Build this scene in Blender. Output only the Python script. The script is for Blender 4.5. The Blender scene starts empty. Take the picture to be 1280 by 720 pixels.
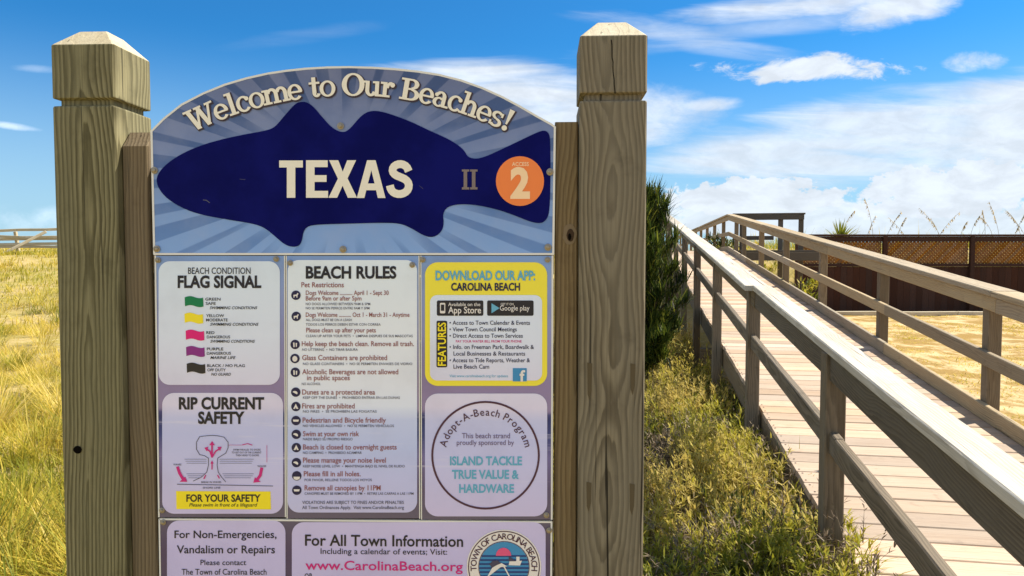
import bpy, math, random
import numpy as np
from mathutils import Vector, Matrix

R = math.radians
D = bpy.data
scene = D.scenes[0] if D.scenes else D.scenes.new("Scene")
scene = bpy.context.scene
COL = scene.collection
rnd = random.Random(11)
NP = np.random.default_rng(5)

# ------------------------------------------------------------------ camera
F = 860.0                                   # focal length in pixels of a 1280 wide frame
PITCH = math.atan(38 / F)
EYE = 1.62
cam_d = D.cameras.new("camera"); cam = D.objects.new("camera", cam_d); COL.objects.link(cam)
cam_d.sensor_width = 36.0; cam_d.lens = 36.0 * F / 1280.0
cam_d.clip_start = 0.05; cam_d.clip_end = 4000
cam.location = (0, 0, EYE); cam.rotation_euler = (R(90) - PITCH, 0, 0)
scene.camera = cam
scene.render.resolution_x = 1024; scene.render.resolution_y = 576

# ------------------------------------------------------------------ light
SUN_AZ, SUN_EL = R(20), R(50.5)               # azimuth measured from +X towards +Y
SKY_STRENGTH = 0.077
SUN_STRENGTH = 5.0
EXPOSURE = 1.0
scene.view_settings.view_transform = 'Standard'
scene.view_settings.look = 'None'
scene.view_settings.exposure = EXPOSURE
scene.view_settings.gamma = 1
scene.view_settings.use_curve_mapping = False
sd = Vector((math.cos(SUN_AZ) * math.cos(SUN_EL), math.sin(SUN_AZ) * math.cos(SUN_EL), math.sin(SUN_EL)))
sun_d = D.lights.new("sun", 'SUN'); sun = D.objects.new("sun", sun_d); COL.objects.link(sun)
sun_d.energy = SUN_STRENGTH; sun_d.angle = R(0.5); sun_d.color = (1.0, 0.93, 0.80)
sun.rotation_euler = sd.to_track_quat('Z', 'Y').to_euler(); sun.location = (20, 10, 20)


def ray(px, py):
    """direction of a pixel of the 1280x720 photograph"""
    a = (px - 640) / F; b = (360 - py) / F
    return (a, math.cos(PITCH) + b * math.sin(PITCH), -math.sin(PITCH) + b * math.cos(PITCH))


class NT:
    def __init__(s, tree):
        s.t = tree; s.n = tree.nodes; s.l = tree.links

    def new(s, typ, **kw):
        n = s.n.new(typ)
        for k, v in kw.items(): setattr(n, k, v)
        return n

    def put(s, sock, v):
        if isinstance(v, bpy.types.NodeSocket): s.l.new(v, sock)
        elif v is not None: sock.default_value = v

    def m(s, op, a, b=None, c=None, clamp=False):
        n = s.new('ShaderNodeMath', operation=op, use_clamp=clamp)
        s.put(n.inputs[0], a)
        if b is not None: s.put(n.inputs[1], b)
        if c is not None: s.put(n.inputs[2], c)
        return n.outputs[0]

    def sm(s, v, lo, hi, to0=0.0, to1=1.0):
        n = s.new('ShaderNodeMapRange', interpolation_type='SMOOTHSTEP')
        s.put(n.inputs[0], v); n.inputs[1].default_value = lo; n.inputs[2].default_value = hi
        n.inputs[3].default_value = to0; n.inputs[4].default_value = to1
        return n.outputs[0]

    def mix(s, f, a, b, mode='MIX'):
        n = s.new('ShaderNodeMix', data_type='RGBA', blend_type=mode)
        s.put(n.inputs[0], f)
        for i, v in ((6, a), (7, b)):
            if isinstance(v, (tuple, list)): v = (*v[:3], 1)
            s.put(n.inputs[i], v)
        return n.outputs[2]

    def xyz(s, x, y, z):
        n = s.new('ShaderNodeCombineXYZ')
        for i, v in enumerate((x, y, z)): s.put(n.inputs[i], v)
        return n.outputs[0]

    def sep(s, v):
        n = s.new('ShaderNodeSeparateXYZ'); s.put(n.inputs[0], v); return n.outputs

    def noise(s, vec, scale, detail=4, rough=0.55, dist=0.0, dim='3D'):
        n = s.new('ShaderNodeTexNoise', noise_dimensions=dim)
        if vec is not None: s.l.new(vec, n.inputs['Vector'])
        n.inputs['Scale'].default_value = scale; n.inputs['Detail'].default_value = detail
        n.inputs['Roughness'].default_value = rough; n.inputs['Distortion'].default_value = dist
        return n.outputs[0]

    def ramp(s, v, stops, interp='LINEAR'):
        n = s.new('ShaderNodeValToRGB'); s.put(n.inputs[0], v); e = n.color_ramp.elements
        n.color_ramp.interpolation = interp
        while len(e) > 1: e.remove(e[-1])
        e[0].position = stops[0][0]; e[0].color = (*stops[0][1], 1)
        for p, c in stops[1:]:
            q = e.new(p); q.color = (*c, 1)
        return n.outputs[0]


def lin(r, g, b):
    f = lambda c: c / 255 / 12.92 if c / 255 <= .04045 else ((c / 255 + .055) / 1.055) ** 2.4
    return (f(r), f(g), f(b))


# ------------------------------------------------------------------ sky
world = D.worlds.new("World"); scene.world = world; world.use_nodes = True
w = NT(world.node_tree); w.n.clear()
sky = w.new('ShaderNodeTexSky', sky_type='NISHITA'); sky.sun_disc = False
sky.sun_elevation = SUN_EL; sky.sun_rotation = math.pi / 2 - SUN_AZ
sky.air_density = 1.0; sky.dust_density = 0.6; sky.ozone_density = 2.0
tc = w.new('ShaderNodeTexCoord')
dx, dy, dz = w.sep(tc.outputs['Generated'])
yy = w.m('MAXIMUM', dy, 0.05)
U = w.m('DIVIDE', dx, yy); V = w.m('DIVIDE', dz, yy)
P = w.xyz(U, w.m('MULTIPLY', V, 2.3), 0.0)
warp = w.noise(P, 5.0, 3)
P2 = w.xyz(w.m('ADD', U, w.m('MULTIPLY', warp, 0.10)), w.m('ADD', w.m('MULTIPLY', V, 2.3), w.m('MULTIPLY', warp, 0.14)), 3.7)
n_fine = w.noise(P2, 11.0, 11, 0.66)
n_wisp = w.noise(w.xyz(w.m('ADD', U, w.m('MULTIPLY', V, 1.6)), w.m('MULTIPLY', V, 7.0), 1.3), 4.5, 7, 0.6, 0.6)
n_puff = w.noise(w.xyz(U, w.m('MULTIPLY', V, 1.4), 9.1), 24.0, 9, 0.62)


def blob(px0, py0, rx, ry, tilt, nz, k, soft, gain):
    """one cloud: an ellipse of directions whose rim is broken by noise"""
    d = ray(px0, py0); u0, v0 = d[0] / d[1], d[2] / d[1]
    a, b = rx / F, ry / F; c, s_ = math.cos(R(tilt)), math.sin(R(tilt))
    du = w.m('SUBTRACT', U, u0); dv = w.m('SUBTRACT', V, v0)
    e = w.m('DIVIDE', w.m('ADD', w.m('MULTIPLY', du, c), w.m('MULTIPLY', dv, s_)), a)
    g = w.m('DIVIDE', w.m('SUBTRACT', w.m('MULTIPLY', dv, c), w.m('MULTIPLY', du, s_)), b)
    q = w.m('SUBTRACT', 1.0, w.m('ADD', w.m('MULTIPLY', e, e), w.m('MULTIPLY', g, g)))
    q = w.m('MAXIMUM', q, -3.0)
    q = w.m('ADD', q, w.m('MULTIPLY', w.m('SUBTRACT', nz, 0.5), k))
    return w.m('MULTIPLY', w.sm(q, 0.0, soft), gain)


blobs = [
    blob(1026, 86, 140, 18, 1, n_fine, 4.6, 0.8, 0.98),        # lone cumulus
    blob(1218, 77, 44, 15, 4, n_fine, 3.0, 1.3, 0.8),
    blob(1120, 172, 340, 62, 7, n_wisp, 1.8, 1.0, 0.86),       # long bank
    blob(1330, 150, 260, 80, 8, n_wisp, 1.2, 0.9, 0.92),
    blob(1120, 198, 440, 30, 3, n_wisp, 2.4, 1.0, 0.8),
    blob(960, 190, 190, 34, 6, n_wisp, 1.3, 1.0, 0.85),
    blob(1010, 4, 230, 20, 6, n_wisp, 2.4, 1.2, 0.9),          # high wisps
    blob(860, 45, 160, 22, -10, n_wisp, 2.4, 1.6, 0.6),
    blob(1130, 6, 100, 28, 14, n_fine, 1.8, 1.0, 0.92),
    blob(960, 34, 260, 18, 8, n_wisp, 2.0, 1.8, 0.5),
    blob(885, 131, 55, 11, 4, n_fine, 2.2, 1.3, 0.85),
    blob(640, 108, 200, 34, -6, n_wisp, 1.6, 1.0, 0.97),       # behind the sign
    blob(560, 82, 130, 14, 3, n_wisp, 2.0, 1.4, 0.8),
    blob(720, 145, 200, 50, 0, n_fine, 1.4, 1.0, 0.9),
    blob(945, 246, 115, 26, 0, n_puff, 3.4, 0.28, 0.95),        # low cumulus over the horizon
    blob(1215, 236, 180, 36, 4, n_puff, 3.4, 0.3, 0.95),
    blob(1090, 276, 360, 30, 0, n_puff, 2.8, 0.5, 0.85),
    blob(12, 157, 40, 5, -8, n_fine, 2.0, 1.6, 0.55),
    blob(45, 86, 36, 6, -4, n_fine, 2.0, 2.0, 0.35),
    blob(150, 275, 260, 20, 0, n_puff, 2.4, 1.6, 0.3),
    blob(380, 45, 120, 12, 8, n_wisp, 2.2, 2.5, 0.15),
]
cl = blobs[0]
for b_ in blobs[1:]: cl = w.m('MAXIMUM', cl, b_)
# the rest of the sky: broken cumulus, brightened out of view as fill
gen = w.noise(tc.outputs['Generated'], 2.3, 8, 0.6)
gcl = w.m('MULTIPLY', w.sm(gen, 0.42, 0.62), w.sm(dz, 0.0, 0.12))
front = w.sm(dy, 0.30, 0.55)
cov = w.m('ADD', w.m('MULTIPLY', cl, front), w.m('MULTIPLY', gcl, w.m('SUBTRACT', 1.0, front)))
shade = w.m('ADD', 0.84, w.m('MULTIPLY', w.sm(w.noise(P2, 16.0, 8, 0.62), .3, .7), 0.20))
# unseen clouds opposite the sun get added brightness to fill the shaded sign
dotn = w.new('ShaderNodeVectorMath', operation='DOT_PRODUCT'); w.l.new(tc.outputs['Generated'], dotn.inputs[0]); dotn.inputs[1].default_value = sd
fill_gain = w.sm(dotn.outputs['Value'], 0.45, -0.5, 1.0, 1.95)
cb = w.m('MULTIPLY', w.m('MULTIPLY', shade, fill_gain), 6.3)
ccol = w.new('ShaderNodeVectorMath', operation='SCALE'); ccol.inputs[0].default_value = (0.92, 1.0, 1.10); w.l.new(cb, ccol.inputs['Scale'])
skyc = w.mix(1.0, sky.outputs[0], (0.14, 0.61, 0.97), 'MULTIPLY')
hz = w.sm(dz, 0.30, 0.02)
skyc = w.mix(w.m('MULTIPLY', hz, 0.72), skyc, (3.6, 5.0, 6.0))
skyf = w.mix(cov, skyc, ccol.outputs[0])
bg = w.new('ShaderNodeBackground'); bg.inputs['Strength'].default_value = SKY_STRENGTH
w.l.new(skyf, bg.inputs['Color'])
out = w.new('ShaderNodeOutputWorld'); w.l.new(bg.outputs[0], out.inputs[0])


# ------------------------------------------------------------------ materials
def mat(name):
    m = D.materials.new(name); m.use_nodes = True
    t = NT(m.node_tree); t.bsdf = m.node_tree.nodes['Principled BSDF']; t.out = m.node_tree.nodes['Material Output']
    return m, t


def flat(name, col, rough=0.45, spec=0.4, metal=0.0, fade=0.0):
    m, t = mat(name)
    if fade:
        tcn = t.new('ShaderNodeTexCoord')
        n = t.noise(tcn.outputs['Object'], 38, 5, 0.65)
        c = t.mix(t.m('MULTIPLY', t.sm(n, 0.35, 0.75), fade), col, tuple(min(1, x * .6 + .22) for x in col))
        t.l.new(c, t.bsdf.inputs['Base Color'])
    else:
        t.bsdf.inputs['Base Color'].default_value = (*col, 1)
    t.bsdf.inputs['Roughness'].default_value = rough
    t.bsdf.inputs['Specular IOR Level'].default_value = spec
    t.bsdf.inputs['Metallic'].default_value = metal
    return m


def wood(name, light, dark, weather, wamt=0.4, ring=0.0075, bump=0.35, ringamt=1.0, crack=0.5):
    """timber with growth rings cut by the board, long fibre streaks, checks and weathering; reads the piece's own 'grain' coordinate"""
    m, t = mat(name)
    at = t.new('ShaderNodeAttribute', attribute_name='grain'); g = at.outputs['Vector']
    ar = t.new('ShaderNodeAttribute', attribute_name='piece'); pr = ar.outputs['Fac']
    x, y, z = t.sep(g)
    drift = t.noise(t.xyz(t.m('MULTIPLY', x, 0.8), t.m('MULTIPLY', y, 0.6), t.m('MULTIPLY', z, 0.6)), 1.0, 2)
    drift2 = t.noise(t.xyz(t.m('MULTIPLY', x, 1.0), t.m('ADD', y, 7.3), z), 1.6, 2)
    yy_ = t.m('ADD', y, t.m('MULTIPLY', t.m('SUBTRACT', drift, 0.5), 0.13))
    zz_ = t.m('ADD', z, t.m('MULTIPLY', t.m('SUBTRACT', drift2, 0.5), 0.16))
    rad = t.m('SQRT', t.m('ADD', t.m('MULTIPLY', yy_, yy_), t.m('MULTIPLY', zz_, zz_)))
    wob = t.noise(t.xyz(t.m('MULTIPLY', x, 9), t.m('MULTIPLY', y, 60), t.m('MULTIPLY', z, 60)), 1.0, 3)
    ph = t.m('ADD', t.m('DIVIDE', rad, ring), t.m('MULTIPLY', wob, 0.9))
    fr = t.m('FRACT', ph)
    rings = t.m('MULTIPLY', t.sm(fr, 0.15, 0.80), t.sm(fr, 1.0, 0.88))      # soft early wood, sharp late wood
    fibre = t.noise(t.xyz(t.m('MULTIPLY', x, 5), t.m('MULTIPLY', y, 260), t.m('MULTIPLY', z, 260)), 1.0, 4, 0.6)
    broad = t.noise(t.xyz(t.m('MULTIPLY', x, 1.6), t.m('MULTIPLY', y, 14), t.m('MULTIPLY', z, 14)), 1.0, 4, 0.6)
    c = t.mix(t.m('MULTIPLY', rings, 0.75 * ringamt), light, dark)
    c = t.mix(t.m('MULTIPLY', t.sm(fibre, 0.38, 0.75), 0.45), c, tuple(v * .55 for v in dark))
    c = t.mix(t.m('MULTIPLY', t.sm(broad, 0.35, 0.7), wamt), c, weather)
    chk = t.noise(t.xyz(t.m('MULTIPLY', x, 1.3), t.m('MULTIPLY', y, 95), t.m('MULTIPLY', z, 95)), 1.0, 2, 0.4)
    cr = t.m('MULTIPLY', t.sm(chk, 0.68, 0.73), crack)
    c = t.mix(cr, c, tuple(v * .25 for v in dark))
    blot = t.noise(g, 11, 4, 0.65)
    c = t.mix(t.m('MULTIPLY', t.sm(blot, 0.56, 0.78), 0.35), c, tuple(v * .5 for v in dark))
    hs = t.new('ShaderNodeHueSaturation'); t.l.new(c, hs.inputs['Color'])
    t.l.new(t.m('ADD', 0.78, t.m('MULTIPLY', pr, 0.44)), hs.inputs['Value'])
    t.l.new(t.m('ADD', 0.85, t.m('MULTIPLY', t.m('FRACT', t.m('MULTIPLY', pr, 7.31)), 0.3)), hs.inputs['Saturation'])
    t.l.new(hs.outputs[0], t.bsdf.inputs['Base Color'])
    t.bsdf.inputs['Roughness'].default_value = 0.78
    t.bsdf.inputs['Specular IOR Level'].default_value = 0.25
    h = t.m('SUBTRACT', t.m('SUBTRACT', t.m('MULTIPLY', fibre, 0.5), t.m('MULTIPLY', rings, 0.3)), t.m('MULTIPLY', cr, 1.2))
    b = t.new('ShaderNodeBump'); b.inputs['Strength'].default_value = bump; b.inputs['Distance'].default_value = 0.002
    t.l.new(h, b.inputs['Height']); t.l.new(b.outputs[0], t.bsdf.inputs['Normal'])
    return m


M = {}
M['post'] = wood('treated_post_wood', (.275, .245, .145), (.082, .070, .034), (.175, .162, .10), 0.45, 0.0085, 0.45, 1.1, 0.8)
M['post_r'] = wood('weathered_post_wood', (.23, .19, .125), (.072, .055, .032), (.18, .156, .112), 0.5, 0.0085, 0.45, 0.95, 1.0)
M['endgrain'] = wood('sunlit_end_grain', (.56, .48, .33), (.40, .32, .20), (.60, .53, .40), 0.5, 0.02, 0.5, 0.4, 0.6)  # end grain made paler to carry the sunlit brightness of the cap tops
M['plank'] = wood('plank_wood', (.205, .150, .082), (.10, .066, .033), (.135, .108, .068), 0.6, 0.008, 0.4)
M['rail'] = wood('rail_wood', (.165, .124, .078), (.06, .043, .026), (.15, .122, .085), 0.6, 0.011, 0.5, 0.8, 1.0)
M['railr'] = wood('right_rail_wood', (.225, .165, .10), (.10, .07, .042), (.19, .15, .10), 0.6, 0.011, 0.5, 0.7, 0.9)
M['tancap'] = wood('tan_cap_wood', (.36, .275, .17), (.20, .145, .085), (.33, .27, .18), 0.55, 0.011, 0.5, 0.6, 0.9)
M['cap'] = wood('cap_rail_wood', (.46, .41, .335), (.25, .21, .16), (.52, .48, .41), 0.6, 0.010, 0.6, 0.7, 1.0)
M['deck'] = wood('deck_wood', (.46, .335, .235), (.36, .25, .165), (.46, .365, .275), 0.5, 0.011, 0.35, 0.5, 0.3)
M['darkwood'] = wood('dark_platform_wood', (.10, .082, .062), (.05, .04, .03), (.085, .075, .06), 0.5, 0.010, 0.4, 0.6)
M['redwood'] = wood('red_brown_stained_wood', (.05, .018, .009), (.024, .009, .006), (.038, .015, .009), 0.5, 0.012, 0.3, 0.5)
M['lattice'] = wood('lattice_wood', (.24, .105, .030), (.13, .052, .016), (.19, .085, .028), 0.5, 0.012, 0.3, 0.5)
M['greywood'] = wood('driftwood', (.52, .44, .30), (.33, .27, .17), (.50, .43, .32), 0.5, 0.010, 0.4, 0.6)
M['stain'] = flat('dark_wood_stain', (.105, .080, .046), 0.85, 0.1)
M['hole'] = flat('bored_hole', (.006, .005, .004), 0.95, 0.0)
M['knot'] = flat('knot_heart', (.05, .028, .014), 0.7, 0.2)
M['knotring'] = flat('knot_rim', (.20, .145, .085), 0.7, 0.2)


# ------------------------------------------------------------------ object helpers
def link(o, parent=None):
    COL.objects.link(o)
    if parent is not None: o.parent = parent
    return o


def tag(o, label=None, cat=None, group=None, kind=None):
    if label: o['label'] = label
    if cat: o['category'] = cat
    if group: o['group'] = group
    if kind: o['kind'] = kind
    return o


def empty(name, loc, rz=0.0):
    o = D.objects.new(name, None); o.empty_display_size = 0.2
    o.location = loc; o.rotation_euler = (0, 0, rz)
    return link(o)


class WB:
    """timber pieces gathered into one mesh; every piece has its own grain coordinate (x along the fibre)"""
    def __init__(s): s.v = []; s.f = []; s.g = []; s.p = []

    def prism(s, prof, stations, mtx, pith=None, closed=True):
        """prof: (y,z) ring scaled per station (x, scale_y, scale_z, oy, oz)"""
        off = (rnd.uniform(-40, 40),)
        if pith is None:
            a = rnd.uniform(0, 6.28); q = rnd.uniform(.03, .10); pith = (math.cos(a) * q, math.sin(a) * q)
        pv = rnd.random(); b0 = len(s.v); n = len(prof)
        for (x, sy, sz, oy, oz) in stations:
            for (y, z) in prof:
                yy, zz = y * sy + oy, z * sz + oz
                s.v.append(mtx @ Vector((x, yy, zz)))
                s.g.append((x + off[0], yy + pith[0], zz + pith[1])); s.p.append(pv)
        for k in range(len(stations) - 1):
            for i in range(n):
                j = (i + 1) % n
                s.f.append((b0 + k * n + i, b0 + k * n + j, b0 + (k + 1) * n + j, b0 + (k + 1) * n + i))
        s.f.append(tuple(b0 + i for i in range(n))[::-1])
        e = b0 + (len(stations) - 1) * n
        s.f.append(tuple(e + i for i in range(n)))

    def board(s, a, b, wid, thk, up=(0, 0, 1), ch=0.004, seg=1, wob=0.0, pith=None, ends=True):
        """board from a to b: wid across 'up' direction's normal (local y), thk along up (local z)"""
        a = Vector(a); b = Vector(b); L = (b - a).length
        ex = (b - a).normalized(); upv = Vector(up)
        ey = upv.cross(ex).normalized(); ez = ex.cross(ey).normalized()
        m = Matrix((ex, ey, ez)).transposed().to_4x4(); m.translation = a
        h, k = wid / 2, thk / 2; c = min(ch, h * .6, k * .6)
        prof = [(-h + c, -k), (h - c, -k), (h, -k + c), (h, k - c), (h - c, k), (-h + c, k), (-h, k - c), (-h, -k + c)]
        e = min(ch, L * .1); xs = [0, e] + [L * i / seg for i in range(1, seg)] + [L - e, L]
        st = []
        for i, x in enumerate(xs):
            sc = 1.0
            if i in (0, len(xs) - 1): sc = 1 - 0.6 * c / max(h, k)
            o1 = rnd.uniform(-wob, wob) if 1 < i < len(xs) - 2 else 0; o2 = rnd.uniform(-wob, wob) if 1 < i < len(xs) - 2 else 0
            st.append((x, sc, sc, o1, o2))
        s.prism(prof, st, m, pith)

    def build(s, name, m, parent=None):
        me = D.meshes.new(name); me.from_pydata([tuple(v) for v in s.v], [], s.f); me.update()
        a = me.attributes.new('grain', 'FLOAT_VECTOR', 'POINT'); a.data.foreach_set('vector', np.array(s.g, dtype=np.float32).ravel())
        a = me.attributes.new('piece', 'FLOAT', 'POINT'); a.data.foreach_set('value', np.array(s.p, dtype=np.float32))
        me.materials.append(m); o = D.objects.new(name, me)
        return link(o, parent)


class MB:
    """plain mesh builder"""
    def __init__(s): s.v = []; s.f = []

    def add(s, vs, fs):
        b = len(s.v); s.v += [tuple(v) for v in vs]; s.f += [tuple(b + i for i in f) for f in fs]

    def tube(s, pts, radii, n=6):
        pts = [Vector(p) for p in pts]; b = len(s.v)
        for i, p in enumerate(pts):
            t = (pts[min(i + 1, len(pts) - 1)] - pts[max(i - 1, 0)]).normalized()
            ax = t.cross(Vector((0.31, 0.93, 0.2))).normalized(); ay = t.cross(ax)
            for k in range(n):
                an = 2 * math.pi * k / n
                s.v.append(tuple(p + (ax * math.cos(an) + ay * math.sin(an)) * radii[i]))
        for i in range(len(pts) - 1):
            for k in range(n):
                j = (k + 1) % n
                s.f.append((b + i * n + k, b + i * n + j, b + (i + 1) * n + j, b + (i + 1) * n + k))
        s.f.append(tuple(b + k for k in range(n))[::-1]); e = b + (len(pts) - 1) * n
        s.f.append(tuple(e + k for k in range(n)))

    def build(s, name, m, parent=None, smooth=False):
        me = D.meshes.new(name); me.from_pydata(s.v, [], s.f); me.update()
        if smooth:
            for p in me.polygons: p.use_smooth = True
        for q in (m if isinstance(m, list) else [m]): me.materials.append(q)
        return link(D.objects.new(name, me), parent)


# ------------------------------------------------------------------ terrain
ALPHA = R(9.645); TB = 0.1022
SA, CA = math.sin(ALPHA), math.cos(ALPHA)


def ss(a, b, x):
    t = np.clip((x - a) / (b - a), 0, 1); return t * t * (3 - 2 * t)


def vnoise(x, y, seed=0):
    xi = np.floor(x).astype(np.int64); yi = np.floor(y).astype(np.int64); fx = x - xi; fy = y - yi
    fx = fx * fx * (3 - 2 * fx); fy = fy * fy * (3 - 2 * fy)

    def h(a, b):
        n = (a * 374761393 + b * 668265263 + seed * 1442695041) & 0x7fffffff
        n = ((n ^ (n >> 13)) * 1274126177) & 0x7fffffff
        return ((n ^ (n >> 16)) & 0xffff) / 65535.0
    return (h(xi, yi) * (1 - fx) + h(xi + 1, yi) * fx) * (1 - fy) + (h(xi, yi + 1) * (1 - fx) + h(xi + 1, yi + 1) * fx) * fy


def ground(x, y):
    x = np.asarray(x, dtype=float); y = np.asarray(y, dtype=float)
    lat = x * CA - y * SA                                      # offset to the right of the ramp axis line
    dune = 1.90 * ss(9, 28, y) * (1 - ss(60, 120, y))
    far = 1.95 * ss(20.6, 25, y) * (1 - ss(60, 120, y))
    yard = ss(2.2, 3.6, lat)
    z = dune * (1 - yard) + far * yard
    z += (vnoise(x * .35, y * .35, 3) - .5) * .22 * ss(2, 8, np.hypot(x, y)) * (1 - .6 * yard)
    z += (vnoise(x * 1.7, y * 1.7, 4) - .5) * .06 + (vnoise(x * 5, y * 5, 5) - .5) * .02
    z += .21 * ss(-.1, .6, lat) * (1 - ss(1.0, 1.3, lat)) * ss(1.9, 2.9, y) * (1 - ss(9, 12, y))
    z += .25 * ss(24, 30, y) * (vnoise(x * .22, y * .1, 8) - .3) * (1 - yard)
    rampz = EYE - 1.60 + y * TB
    under = ss(1.0, 1.25, lat) * (1 - ss(2.3, 2.8, lat)) * (1 - ss(60, 61, y))
    lim = np.minimum(z, np.maximum(rampz - .30, -.12))
    return z * (1 - under) + lim * under


gx = np.sinh(np.linspace(-5.2, 5.2, 301)) / math.sinh(5.2) * 900 + 0.0
gy = np.sinh(np.linspace(-5.2, 5.2, 321)) / math.sinh(5.2) * 900 + 5.0
GX, GY = np.meshgrid(gx, gy); GZ = ground(GX, GY)
nx, ny = len(gx), len(gy)
me = D.meshes.new('ground')
vs = np.stack([GX.ravel(), GY.ravel(), GZ.ravel()], 1)
ii = np.arange(ny - 1)[:, None] * nx + np.arange(nx - 1)[None, :]
fs = np.stack([ii, ii + 1, ii + nx + 1, ii + nx], -1).reshape(-1, 4)
me.from_pydata(vs.tolist(), [], fs.tolist()); me.update()
for p_ in me.polygons: p_.use_smooth = True
m, t = mat('sandy_soil')
tcn = t.new('ShaderNodeTexCoord'); ob = tcn.outputs['Object']
n1 = t.noise(ob, 0.55, 6, 0.62); n2 = t.noise(ob, 5.0, 6, 0.65); n3 = t.noise(ob, 55, 4, 0.6)
gxn, gyn, gzn = t.sep(ob)
c = t.mix(t.sm(n1, 0.38, 0.62), (.40, .30, .13), (.30, .24, .06))
c = t.mix(t.m('MULTIPLY', t.sm(n2, 0.50, 0.70), 0.6), c, (.46, .38, .22))
c = t.mix(t.m('MULTIPLY', t.sm(n3, 0.5, 0.75), 0.7), c, (.10, .07, .03))
lat_ = t.m('SUBTRACT', t.m('MULTIPLY', gxn, CA), t.m('MULTIPLY', gyn, SA))
yd = t.m('MULTIPLY', t.sm(lat_, 2.2, 3.0), t.sm(gyn, 24, 20))
n4 = t.noise(t.xyz(gxn, t.m('MULTIPLY', gyn, 0.6), 0.0), 1.7, 9, 0.72)
yc = t.mix(t.sm(n4, 0.44, 0.58), (.27, .17, .05), (.50, .37, .20))
yc = t.mix(t.m('MULTIPLY', t.sm(n2, 0.54, 0.72), 0.6), yc, (.20, .14, .055))
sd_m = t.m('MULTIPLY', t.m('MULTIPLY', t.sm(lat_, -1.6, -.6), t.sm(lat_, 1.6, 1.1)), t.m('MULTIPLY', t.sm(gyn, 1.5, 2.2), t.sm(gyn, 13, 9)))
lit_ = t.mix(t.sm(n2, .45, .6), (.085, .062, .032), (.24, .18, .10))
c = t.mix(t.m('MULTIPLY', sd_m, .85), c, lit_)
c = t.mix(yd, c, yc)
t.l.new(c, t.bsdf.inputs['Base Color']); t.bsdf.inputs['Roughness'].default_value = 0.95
t.bsdf.inputs['Specular IOR Level'].default_value = 0.1
b = t.new('ShaderNodeBump'); b.inputs['Strength'].default_value = 0.7; b.inputs['Distance'].default_value = 0.02
t.l.new(t.m('ADD', n2, t.m('MULTIPLY', n3, 0.5)), b.inputs['Height']); t.l.new(b.outputs[0], t.bsdf.inputs['Normal'])
me.materials.append(m)
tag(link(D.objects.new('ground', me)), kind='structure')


# ------------------------------------------------------------------ vegetation helpers
def leafmat(name, stops, transl=0.4, rough=0.6):
    m, t = mat(name)
    a = t.new('ShaderNodeAttribute', attribute_name='tone')
    c = t.ramp(a.outputs['Fac'], stops)
    t.l.new(c, t.bsdf.inputs['Base Color']); t.bsdf.inputs['Roughness'].default_value = rough
    t.bsdf.inputs['Specular IOR Level'].default_value = 0.25
    tr = t.new('ShaderNodeBsdfTranslucent'); t.l.new(c, tr.inputs['Color'])
    mx = t.new('ShaderNodeMixShader'); mx.inputs[0].default_value = transl
    t.l.new(t.bsdf.outputs[0], mx.inputs[1]); t.l.new(tr.outputs[0], mx.inputs[2]); t.l.new(mx.outputs[0], t.out.inputs['Surface'])
    return m


def blade_mesh(name, base, direc, length, width, droop, tone, m, parent=None, segs=3):
    """many tapering bent blades: base Nx3, direc Nx3 unit, length/width/droop/tone N"""
    n = len(base); side = np.cross(direc, np.array([0, 0, 1.0])); ln = np.linalg.norm(side, axis=1, keepdims=True)
    bad = ln[:, 0] < .15
    ra = NP.uniform(0, 6.283, n); alt = np.stack([np.cos(ra), np.sin(ra), np.zeros(n)], 1)
    side = np.where(bad[:, None], alt, side / np.maximum(ln, 1e-6))
    hor = direc.copy(); hor[:, 2] = 0
    vs = []
    for k in range(segs + 1):
        q = k / segs
        p = base + direc * (length * q)[:, None] + hor * (droop * q * q)[:, None] + np.array([0, 0, -1.0]) * (droop * .55 * q * q)[:, None]
        wv = (width * (1 - q ** 1.6) * (.7 + .6 * min(q * 3, 1)) * .5)[:, None]
        if k < segs: vs += [p - side * wv, p + side * wv]
        else: vs += [p]
    K = 2 * segs + 1
    V_ = np.stack(vs, 1).reshape(-1, 3)
    b0 = np.arange(n)[:, None] * K
    quads = np.concatenate([np.stack([b0 + 2 * k, b0 + 2 * k + 1, b0 + 2 * k + 3, b0 + 2 * k + 2], -1) for k in range(segs - 1)], 1).reshape(-1, 4)
    tris = np.concatenate([b0 + 2 * (segs - 1), b0 + 2 * segs - 1, b0 + 2 * segs], 1)
    me = D.meshes.new(name)
    nq, nt = len(quads), len(tris)
    me.vertices.add(len(V_)); me.vertices.foreach_set('co', V_.astype(np.float32).ravel())
    me.loops.add(nq * 4 + nt * 3); me.loops.foreach_set('vertex_index', np.concatenate([quads.ravel(), tris.ravel()]).astype(np.int32))
    me.polygons.add(nq + nt)
    me.polygons.foreach_set('loop_start', np.concatenate([np.arange(nq) * 4, nq * 4 + np.arange(nt) * 3]).astype(np.int32))
    me.update(calc_edges=True); me.validate()
    a = me.attributes.new('tone', 'FLOAT', 'POINT'); a.data.foreach_set('value', np.repeat(tone, K).astype(np.float32))
    me.materials.append(m)
    return link(D.objects.new(name, me), parent)


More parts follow.
